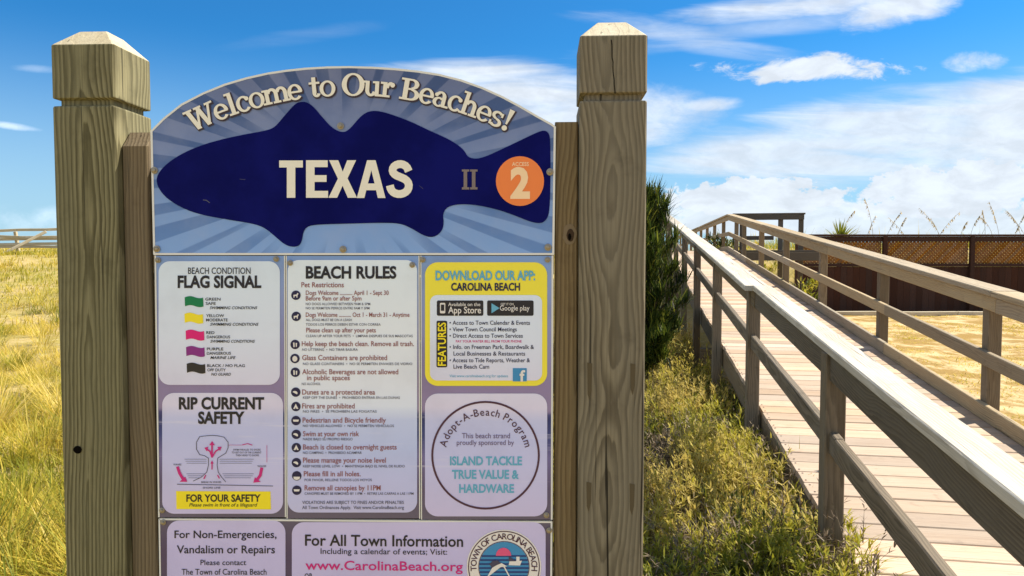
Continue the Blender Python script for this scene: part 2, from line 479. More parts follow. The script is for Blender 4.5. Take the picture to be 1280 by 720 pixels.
GRASS = leafmat('dune_grass_blades', [(0.0, (.14, .17, .016)), (.35, (.31, .285, .025)), (.65, (.58, .43, .055)), (1.0, (.68, .54, .18))], .42)
SCRUB = leafmat('scrub_leaves', [(0.0, (.035, .050, .010)), (.35, (.17, .185, .018)), (.7, (.42, .37, .026)), (1.0, (.52, .40, .10))], .42)
TWIG = leafmat('dry_stems', [(0.0, (.07, .045, .025)), (.5, (.17, .12, .07)), (1.0, (.36, .28, .17))], .15)
JUNI = leafmat('juniper_sprays', [(0.0, (.012, .022, .005)), (.5, (.040, .066, .010)), (.8, (.12, .15, .018)), (1.0, (.25, .25, .035))], .35)
BARK = flat('bark', (.09, .065, .045), 0.9, 0.1)


def unit(v): return v / np.linalg.norm(v, axis=1, keepdims=True)


def scatter(n, xr, yr, ok=None, power=0.0):
    x = NP.uniform(*xr, n * 4); y = NP.uniform(*yr, n * 4)
    d = np.hypot(x, y); keep = NP.random(n * 4) < np.clip((3.2 / np.maximum(d, 3.2)) ** power, 0, 1)
    if ok is not None: keep &= ok(x, y)
    x, y = x[keep][:n], y[keep][:n]
    return x, y


def latof(x, y): return x * CA - y * SA


def offramp(x, y):
    l = latof(x, y); return (l < .90) | (l > 2.50)


def grass_patch(name, cx, cy, per, hgt, wid, spread, tone_c, lean, m, label_kind=True, segs=3):
    """tufts at cx, cy; per blades each"""
    n = len(cx); bx = np.repeat(cx, per); by = np.repeat(cy, per); N = n * per
    sc = np.repeat(NP.uniform(.6, 1.35, n), per) * np.repeat(hgt if np.ndim(hgt) else np.full(n, hgt), per)
    a = NP.uniform(0, 6.283, N); r = np.sqrt(NP.random(N)) * spread * np.repeat(NP.uniform(.6, 1.4, n), per)
    px, py = bx + np.cos(a) * r, by + np.sin(a) * r
    pz = ground(px, py) - .01
    tilt = NP.normal(lean, .22, N).clip(.02, 1.2)
    la = a + NP.normal(0, .7, N)
    dr = np.stack([np.cos(la) * np.sin(tilt), np.sin(la) * np.sin(tilt), np.cos(tilt)], 1)
    L = sc * NP.uniform(.5, 1.15, N)
    tone = (np.repeat(tone_c, per) + NP.normal(0, .13, N)).clip(0, 1)
    o = blade_mesh(name, np.stack([px, py, pz], 1), dr, L, NP.uniform(.6, 1.3, N) * wid, L * NP.uniform(.05, .5, N), tone, m, None, segs)
    return o


# left field, the foot of the sign and the dune face: tufted yellow green grass
def leftok(x, y): return (latof(x, y) < .75) & ~((np.hypot(x + .35, y - 1.45) < .9)) & (y > 1.2)


x, y = scatter(9500, (-13, 2.5), (1.3, 14), lambda x, y: leftok(x, y) & (vnoise(x * 1.5, y * 1.5, 21) > .36) & (x < -.6 + .02 * y), 1.0)
d_ = np.hypot(x, y)
tc_ = .44 + .75 * (vnoise(x * .8, y * .8, 31) - .45) + .14 * ss(4, 14, d_)
o = grass_patch('dune_grass', x, y, 16, .17 + .22 * vnoise(x * .6, y * .6, 33) ** 2, .0075, .11, tc_, .55, GRASS)
tag(o, 'yellow green dune grass covering the sandy field left of the sign', 'grass', kind='stuff')
x, y = scatter(9000, (-34, 6), (12.5, 34), lambda x, y: leftok(x, y), 0.0)
tc_ = .56 + .6 * (vnoise(x * .3, y * .3, 41) - .5)
o = grass_patch('dune_grass', x, y, 9, .24, .019, .22, tc_, .5, GRASS, segs=2)
tag(o, 'pale dry grass on the far dune slope below the horizon', 'grass', kind='stuff')


x, y = scatter(420, (-12, .0), (2.6, 22), lambda x, y: leftok(x, y) & (x < -.8), .8)
o = grass_patch('tussock_grass', x, y, 90, .38 + .34 * vnoise(x * 1.7, y * 1.7, 35), .0065, .13,   .48 + 1.1 * (vnoise(x * 2.1, y * 2.1, 36) - .5), .62, GRASS, segs=4)
tag(o, 'arching tussocks of taller grass scattered over the left field', 'grass', kind='stuff')

# strip between sign and ramp: scrub of small leaved stems, paler grass and dry twigs
def strip(x, y): return (latof(x, y) < .93) & (x > -.2) & (y > 1.6)


def scrub_patch(name, cx, cy, hgt, stems, leaves, lw, tone_c, m):
    n = len(cx); S = n * stems
    bx = np.repeat(cx, stems) + NP.normal(0, .06, S); by = np.repeat(cy, stems) + NP.normal(0, .06, S); bz = ground(bx, by)
    H = np.repeat(hgt, stems) * NP.uniform(.5, 1.15, S); a = NP.uniform(0, 6.283, S); tl = np.abs(NP.normal(.35, .25, S)).clip(0, 1.1)
    sd_ = np.stack([np.cos(a) * np.sin(tl), np.sin(a) * np.sin(tl), np.cos(tl)], 1)
    st = blade_mesh(name + '_stem_tmp', np.stack([bx, by, bz], 1), sd_, H, np.full(S, .006), H * .1, NP.uniform(.1, .8, S), TWIG, None, 3)
    N = S * leaves; q = NP.uniform(.25, 1.05, N)
    B = np.repeat(np.stack([bx, by, bz], 1), leaves, 0) + np.repeat(sd_, leaves, 0) * (np.repeat(H, leaves) * q)[:, None]
    hor = np.repeat(sd_, leaves, 0).copy(); hor[:, 2] = 0
    B += hor * (np.repeat(H, leaves) * .1 * q * q)[:, None] - np.array([0, 0, 1.]) * (np.repeat(H, leaves) * .055 * q * q)[:, None]
    dirs = unit(np.repeat(sd_, leaves, 0) * .9 + NP.normal(0, .6, (N, 3)))
    tone = (np.repeat(np.repeat(tone_c, stems), leaves) + NP.normal(0, .14, N) + .22 * (q - .6)).clip(0, 1)
    o = blade_mesh(name, B, dirs, NP.uniform(.6, 1.5, N) * lw * 3.6, NP.uniform(.5, 1.2, N) * lw * .85, np.full(N, lw * .5), tone, m, None, 2)
    # stems join the same object
    return o, st


def join(o, st):
    """put the stems' mesh into the foliage object as one mesh with two materials"""
    import bmesh
    bm = bmesh.new(); bm.from_mesh(o.data); n0 = len(bm.faces); bm.from_mesh(st.data); bm.faces.ensure_lookup_table()
    for f in bm.faces[n0:]: f.material_index = 1
    bm.to_mesh(o.data); bm.free(); o.data.materials.append(st.data.materials[0])
    me_ = st.data; D.objects.remove(st); D.meshes.remove(me_)


x, y = scatter(560, (.1, 3.4), (1.9, 11), lambda x, y: strip(x, y) & (vnoise(x * 1.9, y * 1.9, 51) > .32 + .26 * (1 - ss(2.6, 4.6, y))), .8)
hh = .16 + .30 * vnoise(x * .9, y * .9, 52) + .10 * ss(3, 7, y)
o, st = scrub_patch('low_scrub', x, y, hh, 9, 26, .0115, .50 + 1.0 * (vnoise(x * 1.1, y * 1.1, 53) - .5) + .08 + .18 * ss(2.5, 5, y) + .25 * (vnoise(x * 4, y * 4, 58) > .68), SCRUB); join(o, st)
tag(o, 'yellow green low scrub growing between the sign and the ramp', 'scrub', kind='stuff')
x, y = scatter(420, (.1, 3.4), (1.9, 9), lambda x, y: strip(x, y) & (vnoise(x * 2.3, y * 2.3, 57) > .42), .9)
o, st = scrub_patch('dry_weeds', x, y, .16 + .24 * vnoise(x * 1.3, y * 1.3, 59), 8, 15, .0085, .30 + .9 * (vnoise(x * 2.2, y * 2.2, 60) - .4), TWIG); join(o, st)
tag(o, 'brown dried weeds standing among the scrub between sign and ramp', 'dry weeds', kind='stuff')
x, y = scatter(3400, (-.2, 3.4), (1.7, 12), strip, 1.1)
o = grass_patch('dry_grass', x, y, 13, .23, .0058, .14, .56 + 1.1 * (vnoise(x, y, 61) - .5), .75, TWIG)
tag(o, 'dry straw and twigs lying between the scrub beside the ramp', 'dry grass', kind='stuff')
x, y = scatter(1500, (-.2, 3.4), (1.7, 13), lambda x, y: strip(x, y) & ((latof(x, y) > .45) | (vnoise(x * 3, y * 3, 77) > .6)), .6)
o = grass_patch('green_grass', x, y, 10, .27, .006, .10, .25 + .6 * (vnoise(x * 1.2, y, 71) - .4), .5, GRASS)
tag(o, 'green grass blades along the foot of the ramp', 'grass', kind='stuff')

x = NP.uniform(0, 1, 170); y = 2.5 + 8.5 * x ** 1.1; l_ = NP.uniform(.52, .95, 170); x = (l_ + y * SA) / CA
o, st = scrub_patch('edge_scrub', x, y, .13 + .20 * vnoise(x * 2, y * 2, 55), 8, 22, .0095, .44 + 1.2 * (vnoise(x * 1.5, y * 1.5, 56) - .5), SCRUB); join(o, st)
tag(o, 'low scrub crowding the edge and post feet of the ramp', 'scrub', kind='stuff')

# yard beyond the ramp: short sparse golden turf
x, y = scatter(9000, (2.2, 22), (2, 20.0), lambda x, y: (latof(x, y) > 2.6) & (vnoise(x * .9, y * .9, 81) * .6 + vnoise(x * 3.1, y * 3.1, 83) * .4 > .47), .3)
o = grass_patch('sparse_turf', x, y, 9, .075, .011, .15, .72 + .5 * (vnoise(x * .5, y * .5, 82) - .5), .9, GRASS, segs=2)
tag(o, 'short golden turf on the sandy yard right of the ramp', 'turf', kind='stuff')
# dune crest behind the wall
x, y = scatter(1700, (3, 44), (21.4, 34), lambda x, y: latof(x, y) > 3.0, 0)
o = grass_patch('crest_grass', x, y, 10, .55, .016, .28, .45 + .5 * (vnoise(x * .3, y * .3, 91) - .5), .5, GRASS, segs=2)
tag(o, 'rough grass on the dune crest behind the brown wall', 'grass', kind='stuff')

x, y = scatter(150, (8, 30), (21.8, 26), lambda x, y: vnoise(x * 1.1, y, 95) > .4, 0)
o = grass_patch('crest_grass', x, y, 16, .85, .018, .22, .5 + .7 * (vnoise(x * .8, y * .8, 96) - .5), .55, GRASS, segs=3)
tag(o, 'taller loose dune grass showing over the top rail of the brown wall', 'grass', kind='stuff')

# ------------------------------------------------------------------ boardwalk
bw = empty('boardwalk', (0, 0, 0), -ALPHA)
tag(bw, 'long weathered grey wooden ramp with railings climbing over the dune right of the sign', 'boardwalk')
CREST = 17.2; LEVEL_END = 44.0
ZL = {'cap': -.69, 'mid': -1.065}
ZR = {'cap': -.715, 'mid': -1.135, 'kick': -1.49}
DECKZ = -1.60


def wz(s, z):
    """height of a point z below the sight line at distance s along the walk"""
    return EYE + z + min(s, CREST) * TB


def pt(X, s, z): return (X, s, wz(s, z))


wbk = WB(); s_ = 0.22; screw_rows = []
slope_up = Vector((0, -TB, 1)).normalized()
while s_ < LEVEL_END:
    wd = .139; up = slope_up if s_ < CREST - .08 else Vector((0, 0, 1))
    o1, o2 = rnd.uniform(-.006, .006), rnd.uniform(-.006, .006); dz1 = rnd.uniform(-.0015, .0015)
    zc = wz(s_ + wd / 2, DECKZ) - .019 + dz1
    wbk.board((.935 + o1, s_ + wd / 2, zc), (2.372 + o2, s_ + wd / 2, zc + rnd.uniform(-.001, .001)), wd, .038, up, .004)
    if s_ < 12: screw_rows.append(s_ + wd / 2)
    s_ += wd + .0065 + rnd.uniform(-.001, .001)
wbk.build('deck', M['deck'], bw)
mb = MB()
for sy in screw_rows:
    for X in (.956, 1.65, 2.345):
        for q_ in (-.042, .042):
            cx_, cy_ = X + rnd.uniform(-.006, .006), sy + q_ + rnd.uniform(-.005, .005); zc = wz(cy_, DECKZ) + .0028
            mb.add([(cx_ + .0058 * math.cos(1.0472 * i), cy_ + .0058 * math.sin(1.0472 * i), zc + TB * .0058 * math.sin(1.0472 * i)) for i in range(6)], [tuple(range(6))])
tag(mb.build('deck_screws', flat('rusty_screw_heads', (.07, .05, .038), .8, .2), bw), kind='stuff')


def run(X, z, wid, thk, s0, s1, name, m, parent, step=3.86, first=None, up=(0, 0, 1), wob=.0015):
    """boards end to end along the walk, z = top"""
    cuts = [s0]; nxt = first if first else s0 + step
    while nxt < s1 - .3: cuts.append(nxt); nxt += step
    cuts.append(s1)
    if s0 < CREST < s1: cuts = sorted(set([c_ for c_ in cuts if abs(c_ - CREST) > .9] + [CREST]))
    for a, b in zip(cuts[:-1], cuts[1:]):
        q = WB(); jx, jz = rnd.uniform(-.003, .003), rnd.uniform(-.005, .004)
        q.board(Vector(pt(X + jx, a + .002, z)) - Vector((0, 0, thk / 2 - jz)), Vector(pt(X + jx, b - .002, z)) - Vector((0, 0, thk / 2 - jz * .4)), wid, thk, up, .005, 6, wob)
        q.build(name, m, parent)


for X in (.955, 1.65, 2.345):
    for a, b in ((.3, 3.9), (3.9, 8.0), (8.0, 12.4), (12.4, CREST), (CREST, 22), (22, 30), (30, LEVEL_END)):
        q = WB()
        q.board(Vector(pt(X, a, DECKZ - .04)) - Vector((0, 0, .1)), Vector(pt(X, b - .003, DECKZ - .04)) - Vector((0, 0, .1)), .038, .19, (0, 0, 1), .004)
        q.build('stringer', M['rail'], bw)
for s_, x0_, dz_ in ((3.86, .885, .15), (8.0, .80, .30), (12.4, .80, .30), (16.6, .80, .30)):
    q = WB(); q.board((x0_, s_, wz(s_, DECKZ) - dz_), (2.5, s_, wz(s_, DECKZ) - dz_), .09, .12, (0, 0, 1), .004); q.build('cross_beam', M['rail'], bw)
post_s = [1.08, 3.03, 4.90, 6.85, 8.85, 10.85, 12.8, 14.7, 16.4]
lvl_s = [18.6 + 1.9 * i for i in range(13)]
left = link(D.objects.new('railing', None), bw); right = link(D.objects.new('railing', None), bw)
left['label'] = 'railing of the ramp nearer the sign, with two boards and a flat cap'
right['label'] = 'railing of the ramp nearer the yard, with a kick board at its foot'
for s_ in post_s + lvl_s:
    for side, X, par, zt in (('l', .875, left, ZL['cap']), ('r', 2.418, right, ZR['cap'])):
        if s_ > 40: continue
        if side == 'l': s_ = s_ * 1.045 - .02 if s_ < 16 else s_
        q = WB(); zb = wz(s_, DECKZ) - .55 if s_ < 6 else wz(s_, DECKZ) - 1.2
        q.board((X, s_, zb), (X, s_, wz(s_, zt) - .040), .089, .084, (1, 0, 0), .005, 3, .001)
        q.build('post', M['rail'] if side == 'l' else M['railr'], par)
E_ = 39.5
run(.889, ZL['cap'], .115, .038, .85, 4.895, 'cap_rail', M['cap'], left, 9)
run(.860, ZL['cap'], .160, .038, 4.90, E_, 'cap_rail', M['cap'], left, 3.9, 8.85)
run(.866, ZL['cap'] - .041, .038, .115, .9, E_, 'top_board', M['rail'], left, 3.86, 4.9)
run(.871, ZL['mid'], .038, .095, .9, E_, 'mid_rail', M['rail'], left, 3.86, 3.03)
run(2.385, ZR['cap'], .160, .038, .85, E_, 'cap_rail', M['tancap'], right, 3.9, 4.9)
run(2.354, ZR['cap'] - .041, .038, .105, .9, E_, 'top_board', M['tancap'], right, 3.86, 4.9)
run(2.354, ZR['mid'], .038, .095, .9, E_, 'mid_rail', M['tancap'], right, 3.86, 6.85)
run(2.354, ZR['kick'], .038, .105, .9, E_, 'kick_board', M['tancap'], right, 3.86, 6.85)

# dark railed lookout platform branching off at the crest
lp = empty('lookout_platform', (0, 0, 0), -ALPHA)
tag(lp, 'dark unlit wooden railing of a lookout platform beside the crest of the ramp', 'platform')
zt = wz(17.2, -.69) + .01
for X in (2.72, 3.62, 4.09):
    q = WB(); q.board((X, 17.6, zt - 2.4), (X, 17.6, zt - .045), .1, .1, (0, 1, 0), .005); q.build('post', M['darkwood'], lp)
q = WB(); q.board((2.5, 17.6, zt - .02), (4.17, 17.6, zt - .02), .15, .04, (0, 0, 1), .004); q.build('cap_rail', M['darkwood'], lp)
q = WB(); q.board((2.5, 17.53, zt - .105), (4.14, 17.53, zt - .105), .038, .12, (0, 0, 1), .004); q.build('top_board', M['darkwood'], lp)
q = WB(); q.board((2.5, 17.53, zt - .60), (3.45, 17.53, zt - .60), .038, .10, (0, 0, 1), .004); q.build('mid_rail', M['darkwood'], lp)
q = WB()
for i in range(9): q.board((2.46, 16.3 + .15 * i, zt - .93), (4.2, 16.3 + .15 * i, zt - .93), .14, .04, (0, 0, 1), .004)
q.build('deck', M['darkwood'], lp)
q = WB(); q.board((2.5, 16.2, zt - 1.05), (4.15, 16.2, zt - 1.05), .038, .19, (0, 0, 1), .004); q.build('rim_joist', M['darkwood'], lp)

# ------------------------------------------------------------------ brown wall with lattice
wy = 20.2
wl = empty('lattice_wall', (0, wy, 0))
tag(wl, 'dark red brown wall with a band of diagonal lattice under its top rail, behind the yard', 'wall')
WT = 2.30; wx0, wx1, bay = 8.35, 25.0, 2.55
q = WB(); q.board((wx0, 0, WT - .03), (wx1, 0, WT - .03), .16, .06, (0, 0, 1), .006); q.build('top_rail', M['redwood'], wl)
q = WB(); q.board((wx0, .0, WT - .14), (wx1, .0, WT - .14), .05, .15, (0, 0, 1), .005); q.build('fascia', M['redwood'], wl)
q = WB(); q.board((wx0, 0, 1.40), (wx1, 0, 1.40), .06, .09, (0, 0, 1), .005); q.build('lattice_rail', M['redwood'], wl)
q = WB(); zb = 1.352
xk = wx0
while xk < wx1:
    q.board((xk + .09, .02, -.15), (xk + .09, .02, zb), .183, .03, (0, 1, 0), .003); xk += .186
q.build('board_cladding', M['redwood'], wl)
xk = wx0
while xk < wx1 - .2:
    q = WB(); q.board((xk, -.055, -.2), (xk, -.055, WT - .065), .12, .10, (0, 1, 0), .005); q.build('post', M['redwood'], wl)
    a0, a1 = xk + .07, min(xk + bay, wx1) - .07; z0, z1 = 1.447, WT - .217; hL = z1 - z0
    q = WB(); c0 = a0 - hL
    while c0 < a1:
        for sgn, yv in ((1, .022), (-1, .034)):
            # clip the slat x = c0 + t (z0 + t) or mirrored to the panel
            t0, t1 = max(0, a0 - c0), min(hL, a1 - c0)
            if t1 - t0 > .04:
                pz = (lambda tt: z0 + tt) if sgn > 0 else (lambda tt: z1 - tt)
                q.board((c0 + t0, yv, pz(t0)), (c0 + t1, yv, pz(t1)), .058, .010, (0, 1, 0), .002)
        c0 += .105
    q.build('lattice_panel', M['lattice'], wl)
    xk += bay
sill = empty('timber_edging', (0, wy - 1.0, 0)); tag(sill, 'pale timber edging lying on the sand in front of the brown wall', 'edging')
q = WB(); q.board((6.6, 0, .05), (12.5, 0.1, .05), .12, .12, (0, 0, 1), .01, 5, .01); q.build('beam', M['greywood'], sill)
q = WB(); q.board((12.52, 0.1, .05), (19.5, -.1, .05), .12, .12, (0, 0, 1), .01, 5, .01); q.build('beam', M['greywood'], sill)

# ------------------------------------------------------------------ shrubs and plants
def bush(name, loc, hgt, rad, n, m, label, cat, up=.75, ln=.20, wd=.012, tones=(.45, .22), plumes=26, shape=.55):
    root = empty(name, loc); tag(root, label, cat)
    mb = MB(); mb.tube([(0, 0, -.1), (.03, 0, hgt * .4), (0, .03, hgt * .85)], [rad * .11, rad * .07, .012], 7)
    cents = []
    for i in range(plumes):
        z = hgt * rnd.uniform(.08, .93); q_ = z / hgt
        rr = rad * (1 - .62 * ((q_ - .35) / .65) ** 2.2) if q_ > .35 else rad * (.75 + .7 * q_)
        rr = max(rr, rad * .10) * rnd.uniform(.45, 1.05); a = rnd.uniform(0, 6.283)
        p0 = Vector((0, 0, z * .75)); p1 = Vector((math.cos(a) * rr, math.sin(a) * rr, z + .12 * hgt * rnd.uniform(0, 1)))
        mb.tube([p0, p0.lerp(p1, .5) + Vector((0, 0, -.03)), p1], [.014, .010, .004], 5)
        cents.append((p0, p1, rnd.uniform(-.18, .18)))
    mb.build('trunk', BARK, root)
    per = n // plumes; Bs = []; Ds = []; Ts = []
    for p0, p1, tn in cents:
        q_ = NP.beta(2.2, 1.2, per); c_ = np.array(p0)[None] * (1 - q_[:, None]) + np.array(p1)[None] * q_[:, None]
        c_ = c_ + NP.normal(0, 1, (per, 3)) * (rad * .17 * (1.15 - q_))[:, None]
        ax = np.array((p1 - p0).normalized()) * (1 - up) + np.array([0, 0, up])
        dd = unit(ax[None] + NP.normal(0, .38, (per, 3)))
        Bs.append(c_); Ds.append(dd); Ts.append((tones[0] + tn + NP.normal(0, tones[1], per)).clip(0, 1))
    Bs = np.concatenate(Bs); Ds = np.concatenate(Ds); Ts = np.concatenate(Ts); N = len(Bs)
    o = blade_mesh('crown', Bs, Ds, NP.uniform(.5, 1.3, N) * ln, NP.uniform(.7, 1.3, N) * wd, np.full(N, ln * .12), Ts, m, root, 2)
    return root


gz = lambda x, y: float(ground(x, y))
bush('juniper_bush', (1.60, 8.2, gz(1.60, 8.2)), 2.50, .50, 13000, JUNI, 'tall dark green juniper bush with pointed tips beside the right sign post', 'bush', .72, .20, .014, (.56, .29), 70)
bush('leafy_shrub', (4.75, 11.3, gz(4.75, 11.3)), 1.35, .55, 1500, SCRUB, 'bright green leafy shrub seen through the far ramp railing', 'shrub', .3, .10, .032, (.45, .2), 30)
bush('leafy_shrub', (5.0, 13.6, gz(5.0, 13.6)), 1.25, .6, 1300, SCRUB, 'smaller yellow green shrub behind the leafy shrub near the ramp crest', 'shrub', .3, .10, .032, (.62, .2), 26)
bush('dark_shrub', (5.7, 18.3, gz(5.7, 18.3)), 1.5, .8, 1700, SCRUB, 'dark low shrub in front of the left end of the brown wall', 'shrub', .3, .12, .035, (.15, .15), 26)
bush('dark_shrub', (1.75, 11.2, gz(1.75, 11.2)), 1.7, .55, 2600, JUNI, 'low dark shrub behind the juniper, against the ramp', 'shrub', .6, .16, .016, (.3, .2), 36)

# yucca standing above the wall
yr = empty('yucca_plant', (10.75, 22.6, gz(10.75, 22.6))); tag(yr, 'spiky yucca with stiff sword leaves rising above the left end of the wall', 'yucca')
mb = MB(); mb.tube([(0, 0, -.1), (0, 0, 1.27)], [.09, .08], 8); mb.build('trunk', BARK, yr)
N = 90; a = NP.uniform(0, 6.283, N); el = NP.uniform(-.15, 1.45, N)
dr = np.stack([np.cos(a) * np.cos(el), np.sin(a) * np.cos(el), np.sin(el)], 1)
blade_mesh('crown', np.tile(np.array([[0, 0, 1.32]]), (N, 1)) + dr * .05, dr, NP.uniform(.55, .85, N), np.full(N, .05), np.full(N, .05), NP.uniform(.1, .6, N), SCRUB, yr, 3)

# sea oats on the dune crest
OATS = leafmat('sea_oat_straw', [(0.0, (.42, .33, .17)), (1.0, (.62, .50, .30))], .5)


def sea_oat(x, y, h, lean, az):
    z0 = gz(x, y); root = empty('sea_oat', (x, y, z0))
    tag(root, 'thin tan sea oat stalk with a drooping seed head above the brown wall', 'sea oat', 'sea oats along the dune crest behind the wall')
    K = 9; dv = np.array([math.cos(az), math.sin(az), 0]); pts = []
    for i in range(K):
        q = i / (K - 1); pts.append(dv * (lean * q ** 2.4) * h + np.array([0, 0, h * (q - .10 * lean * q ** 4)]))
    mb = MB(); mb.tube([Vector(p) for p in pts], [.009 - .006 * i / (K - 1) for i in range(K)], 4)
    me_ = mb.build('stalk', BARKOAT, root)
    n = 46; q = NP.uniform(.70, 1.0, n); idx = q * (K - 1); i0 = np.minimum(idx.astype(int), K - 2); f_ = (idx - i0)[:, None]
    A = np.array(pts); B = A[i0] * (1 - f_) + A[i0 + 1] * f_
    dd = unit(NP.normal(0, .45, (n, 3)) + dv[None] * .6 + np.array([0, 0, -.5]))
    blade_mesh('seed_head', B, dd, NP.uniform(.05, .12, n), np.full(n, .032), np.full(n, .01), NP.random(n), OATS, root, 2)
    n = 9; a = NP.uniform(0, 6.283, n); dd = unit(np.stack([np.cos(a) * .45, np.sin(a) * .45, np.ones(n)], 1))
    blade_mesh('leaf_tuft', np.zeros((n, 3)), dd, NP.uniform(.5, 1.1, n) * h * .55, np.full(n, .016), np.full(n, .30), NP.uniform(.1, .6, n), GRASS, root, 3)


BARKOAT = flat('straw', (.34, .28, .14), 0.8, 0.1)
for px_, top in ((1052, 262), (1078, 268), (1094, 246), (1103, 262), (1122, 270), (1147, 268), (1160, 262), (1178, 272), (1186, 256), (1200, 276), (1213, 268), (1233, 262), (1243, 270), (1254, 250), (1264, 266), (1278, 262), (1296, 258), (1318, 264)):
    Y = rnd.uniform(22.0, 25.5); d = ray(px_, top); k = Y / d[1]; X = d[0] * k
    sea_oat(X, Y, EYE + d[2] * k - gz(X, Y), rnd.uniform(.10, .45), rnd.choice((0.2, 2.9, 3.3, -.3)))

# old fence on the far left dune
df = empty('dune_fence', (-17, 25.5, gz(-17, 25.5) - .05)); tag(df, 'broken pale driftwood fence with a leaning brace on the far dune at left', 'fence')
for X in (-6, -3.6, -1.2, .55, 1.6, 4.0):
    q = WB(); h0 = gz(-17 + X, 25.5) - gz(-17, 25.5); q.board((X, 0, h0 - .3), (X + rnd.uniform(-.16, .16), 0, h0 + .70 + rnd.uniform(.0, .3)), .10, .10, (0, 1, 0), .01); q.build('post', M['greywood'], df)
for zz, x0_, x1_ in ((.80, -6, -.9), (.70, -1.4, 1.9), (.50, -6, 1.7), (.86, .5, 4.1), (.45, -2, 3.2), (.60, 1.2, 5.0), (.28, -6, 1.2), (.95, -3, .8)):
    q = WB(); h0 = gz(-17 + x0_, 25.5) - gz(-17, 25.5); h1 = gz(-17 + x1_, 25.5) - gz(-17, 25.5); q.board((x0_, -.07 - zz * .05, zz + h0 + rnd.uniform(-.12, .12)), (x1_, -.07 - zz * .05, zz + h1 + rnd.uniform(-.14, .10)), .03, .10, (0, 0, 1), .008, 4, .02); q.build('rail', M['greywood'], df)
q = WB(); q.board((-1.55, -1.3, -.28), (-.05, -.25, .88), .19, .10, (0, 0, 1), .01, 3, .01); q.build('brace', M['greywood'], df)

# ------------------------------------------------------------------ the sign
TH = R(2.5)
S0 = Vector((-.3415, 1.4563, 0)); RX = Vector((math.cos(TH), -math.sin(TH), 0)); RY = Vector((math.sin(TH), math.cos(TH), 0))
sg = empty('welcome_sign', (S0.x, S0.y, 0), -TH)
tag(sg, 'beach welcome sign with arched blue fish header and rules panels between two square wooden posts', 'sign')


def sp(px, py, yl=0.0):
    """measure: where a photographed point lies on the sign's face, in the sign's own metres"""
    d = Vector(ray(px, py)); C = Vector((0, 0, EYE)); k = ((S0 + RY * yl) - C).dot(RY) / d.dot(RY)
    Pq = C + d * k - S0; return (Pq.dot(RX), Pq.z)


def zof(py): return sp(440, py)[1]


def square_post(name, m, uc, yc, wid, ztop, parent):
    """six by six post: chamfered pyramid top, V cut collar below the cap"""
    h = wid / 2; c = .0035
    prof = [(-h + c, -h), (h - c, -h), (h, -h + c), (h, h - c), (h - c, h), (-h + c, h), (-h, h - c), (-h, -h + c)]
    z1, z0 = 1.957, 1.939; cut = (h - .011) / h
    st = [(-.15, 1, 1, 0, 0)] + [(z, 1, 1, 0, 0) for z in (.3, .7, 1.1, 1.5)] + [(z0 - .002, 1, 1, 0, 0), (z0 + .001, .985, .985, 0, 0), (z0 + .004, cut, cut, 0, 0), (z1 - .003, cut, cut, 0, 0), (z1, .99, .99, 0, 0), (z1 + .002, 1, 1, 0, 0),
          (ztop - .002, 1, 1, 0, 0), (ztop, .985, .985, 0, 0), (ztop + .036, .47, .47, 0, 0), (ztop + .038, .44, .44, 0, 0)]
    q = WB(); mt = Matrix(((0, 1, 0, uc), (0, 0, 1, yc), (1, 0, 0, 0), (0, 0, 0, 1)))
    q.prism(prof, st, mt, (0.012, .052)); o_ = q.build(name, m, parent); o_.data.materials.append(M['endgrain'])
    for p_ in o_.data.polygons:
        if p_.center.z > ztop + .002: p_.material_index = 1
    return o_


pw = .137
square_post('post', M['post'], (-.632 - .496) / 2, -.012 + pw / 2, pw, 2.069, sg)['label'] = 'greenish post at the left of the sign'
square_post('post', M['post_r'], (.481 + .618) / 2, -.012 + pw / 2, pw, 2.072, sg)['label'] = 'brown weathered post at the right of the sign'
posts = [c_ for c_ in sg.children if c_.name.startswith('post')]


def vplank(u0, u1, y0, y1, zt_, ragged, m, name='side_plank'):
    q = WB(); prof_h = (y1 - y0) / 2; hw = (u1 - u0) / 2; c = .003
    prof = [(-hw + c, -prof_h), (hw - c, -prof_h), (hw, -prof_h + c), (hw, prof_h - c), (hw - c, prof_h), (-hw + c, prof_h), (-hw, prof_h - c), (-hw, -prof_h + c)]
    mt = Matrix(((0, 1, 0, (u0 + u1) / 2), (0, 0, 1, (y0 + y1) / 2), (1, 0, 0, 0), (0, 0, 0, 1)))
    st = [(-.1, 1, 1, 0, 0), (.6, 1, 1, 0, 0), (1.2, 1, 1, 0, 0), (zt_, 1, 1, 0, 0)]
    if ragged: st[-1] = (zt_ - .03, 1, 1, 0, 0); st.append((zt_ + .004, .93, .25, 0, prof_h * .72))
    q.prism(prof, st, mt); return q.build(name, m, sg)


PO = WB()
vplank(-.4945, -.437, .006, .044, 1.888, True, M['plank'])
vplank(.431, .4795, .009, .047, 1.902, False, M['plank'])
# horizontal backing boards behind the printed panels, between the planks
zb_ = .62; k = 0
while zb_ < 1.80:
    hb = rnd.choice((.10, .14, .12)); q = WB(); q.board((-.4355, .030 + .001 * (k % 2), zb_ + hb / 2), (.4295, .030 + .001 * (k % 2), zb_ + hb / 2), .035, hb - .006, (0, 0, 1), .003); q.build('backing_board', M['plank'], sg); zb_ += hb; k += 1


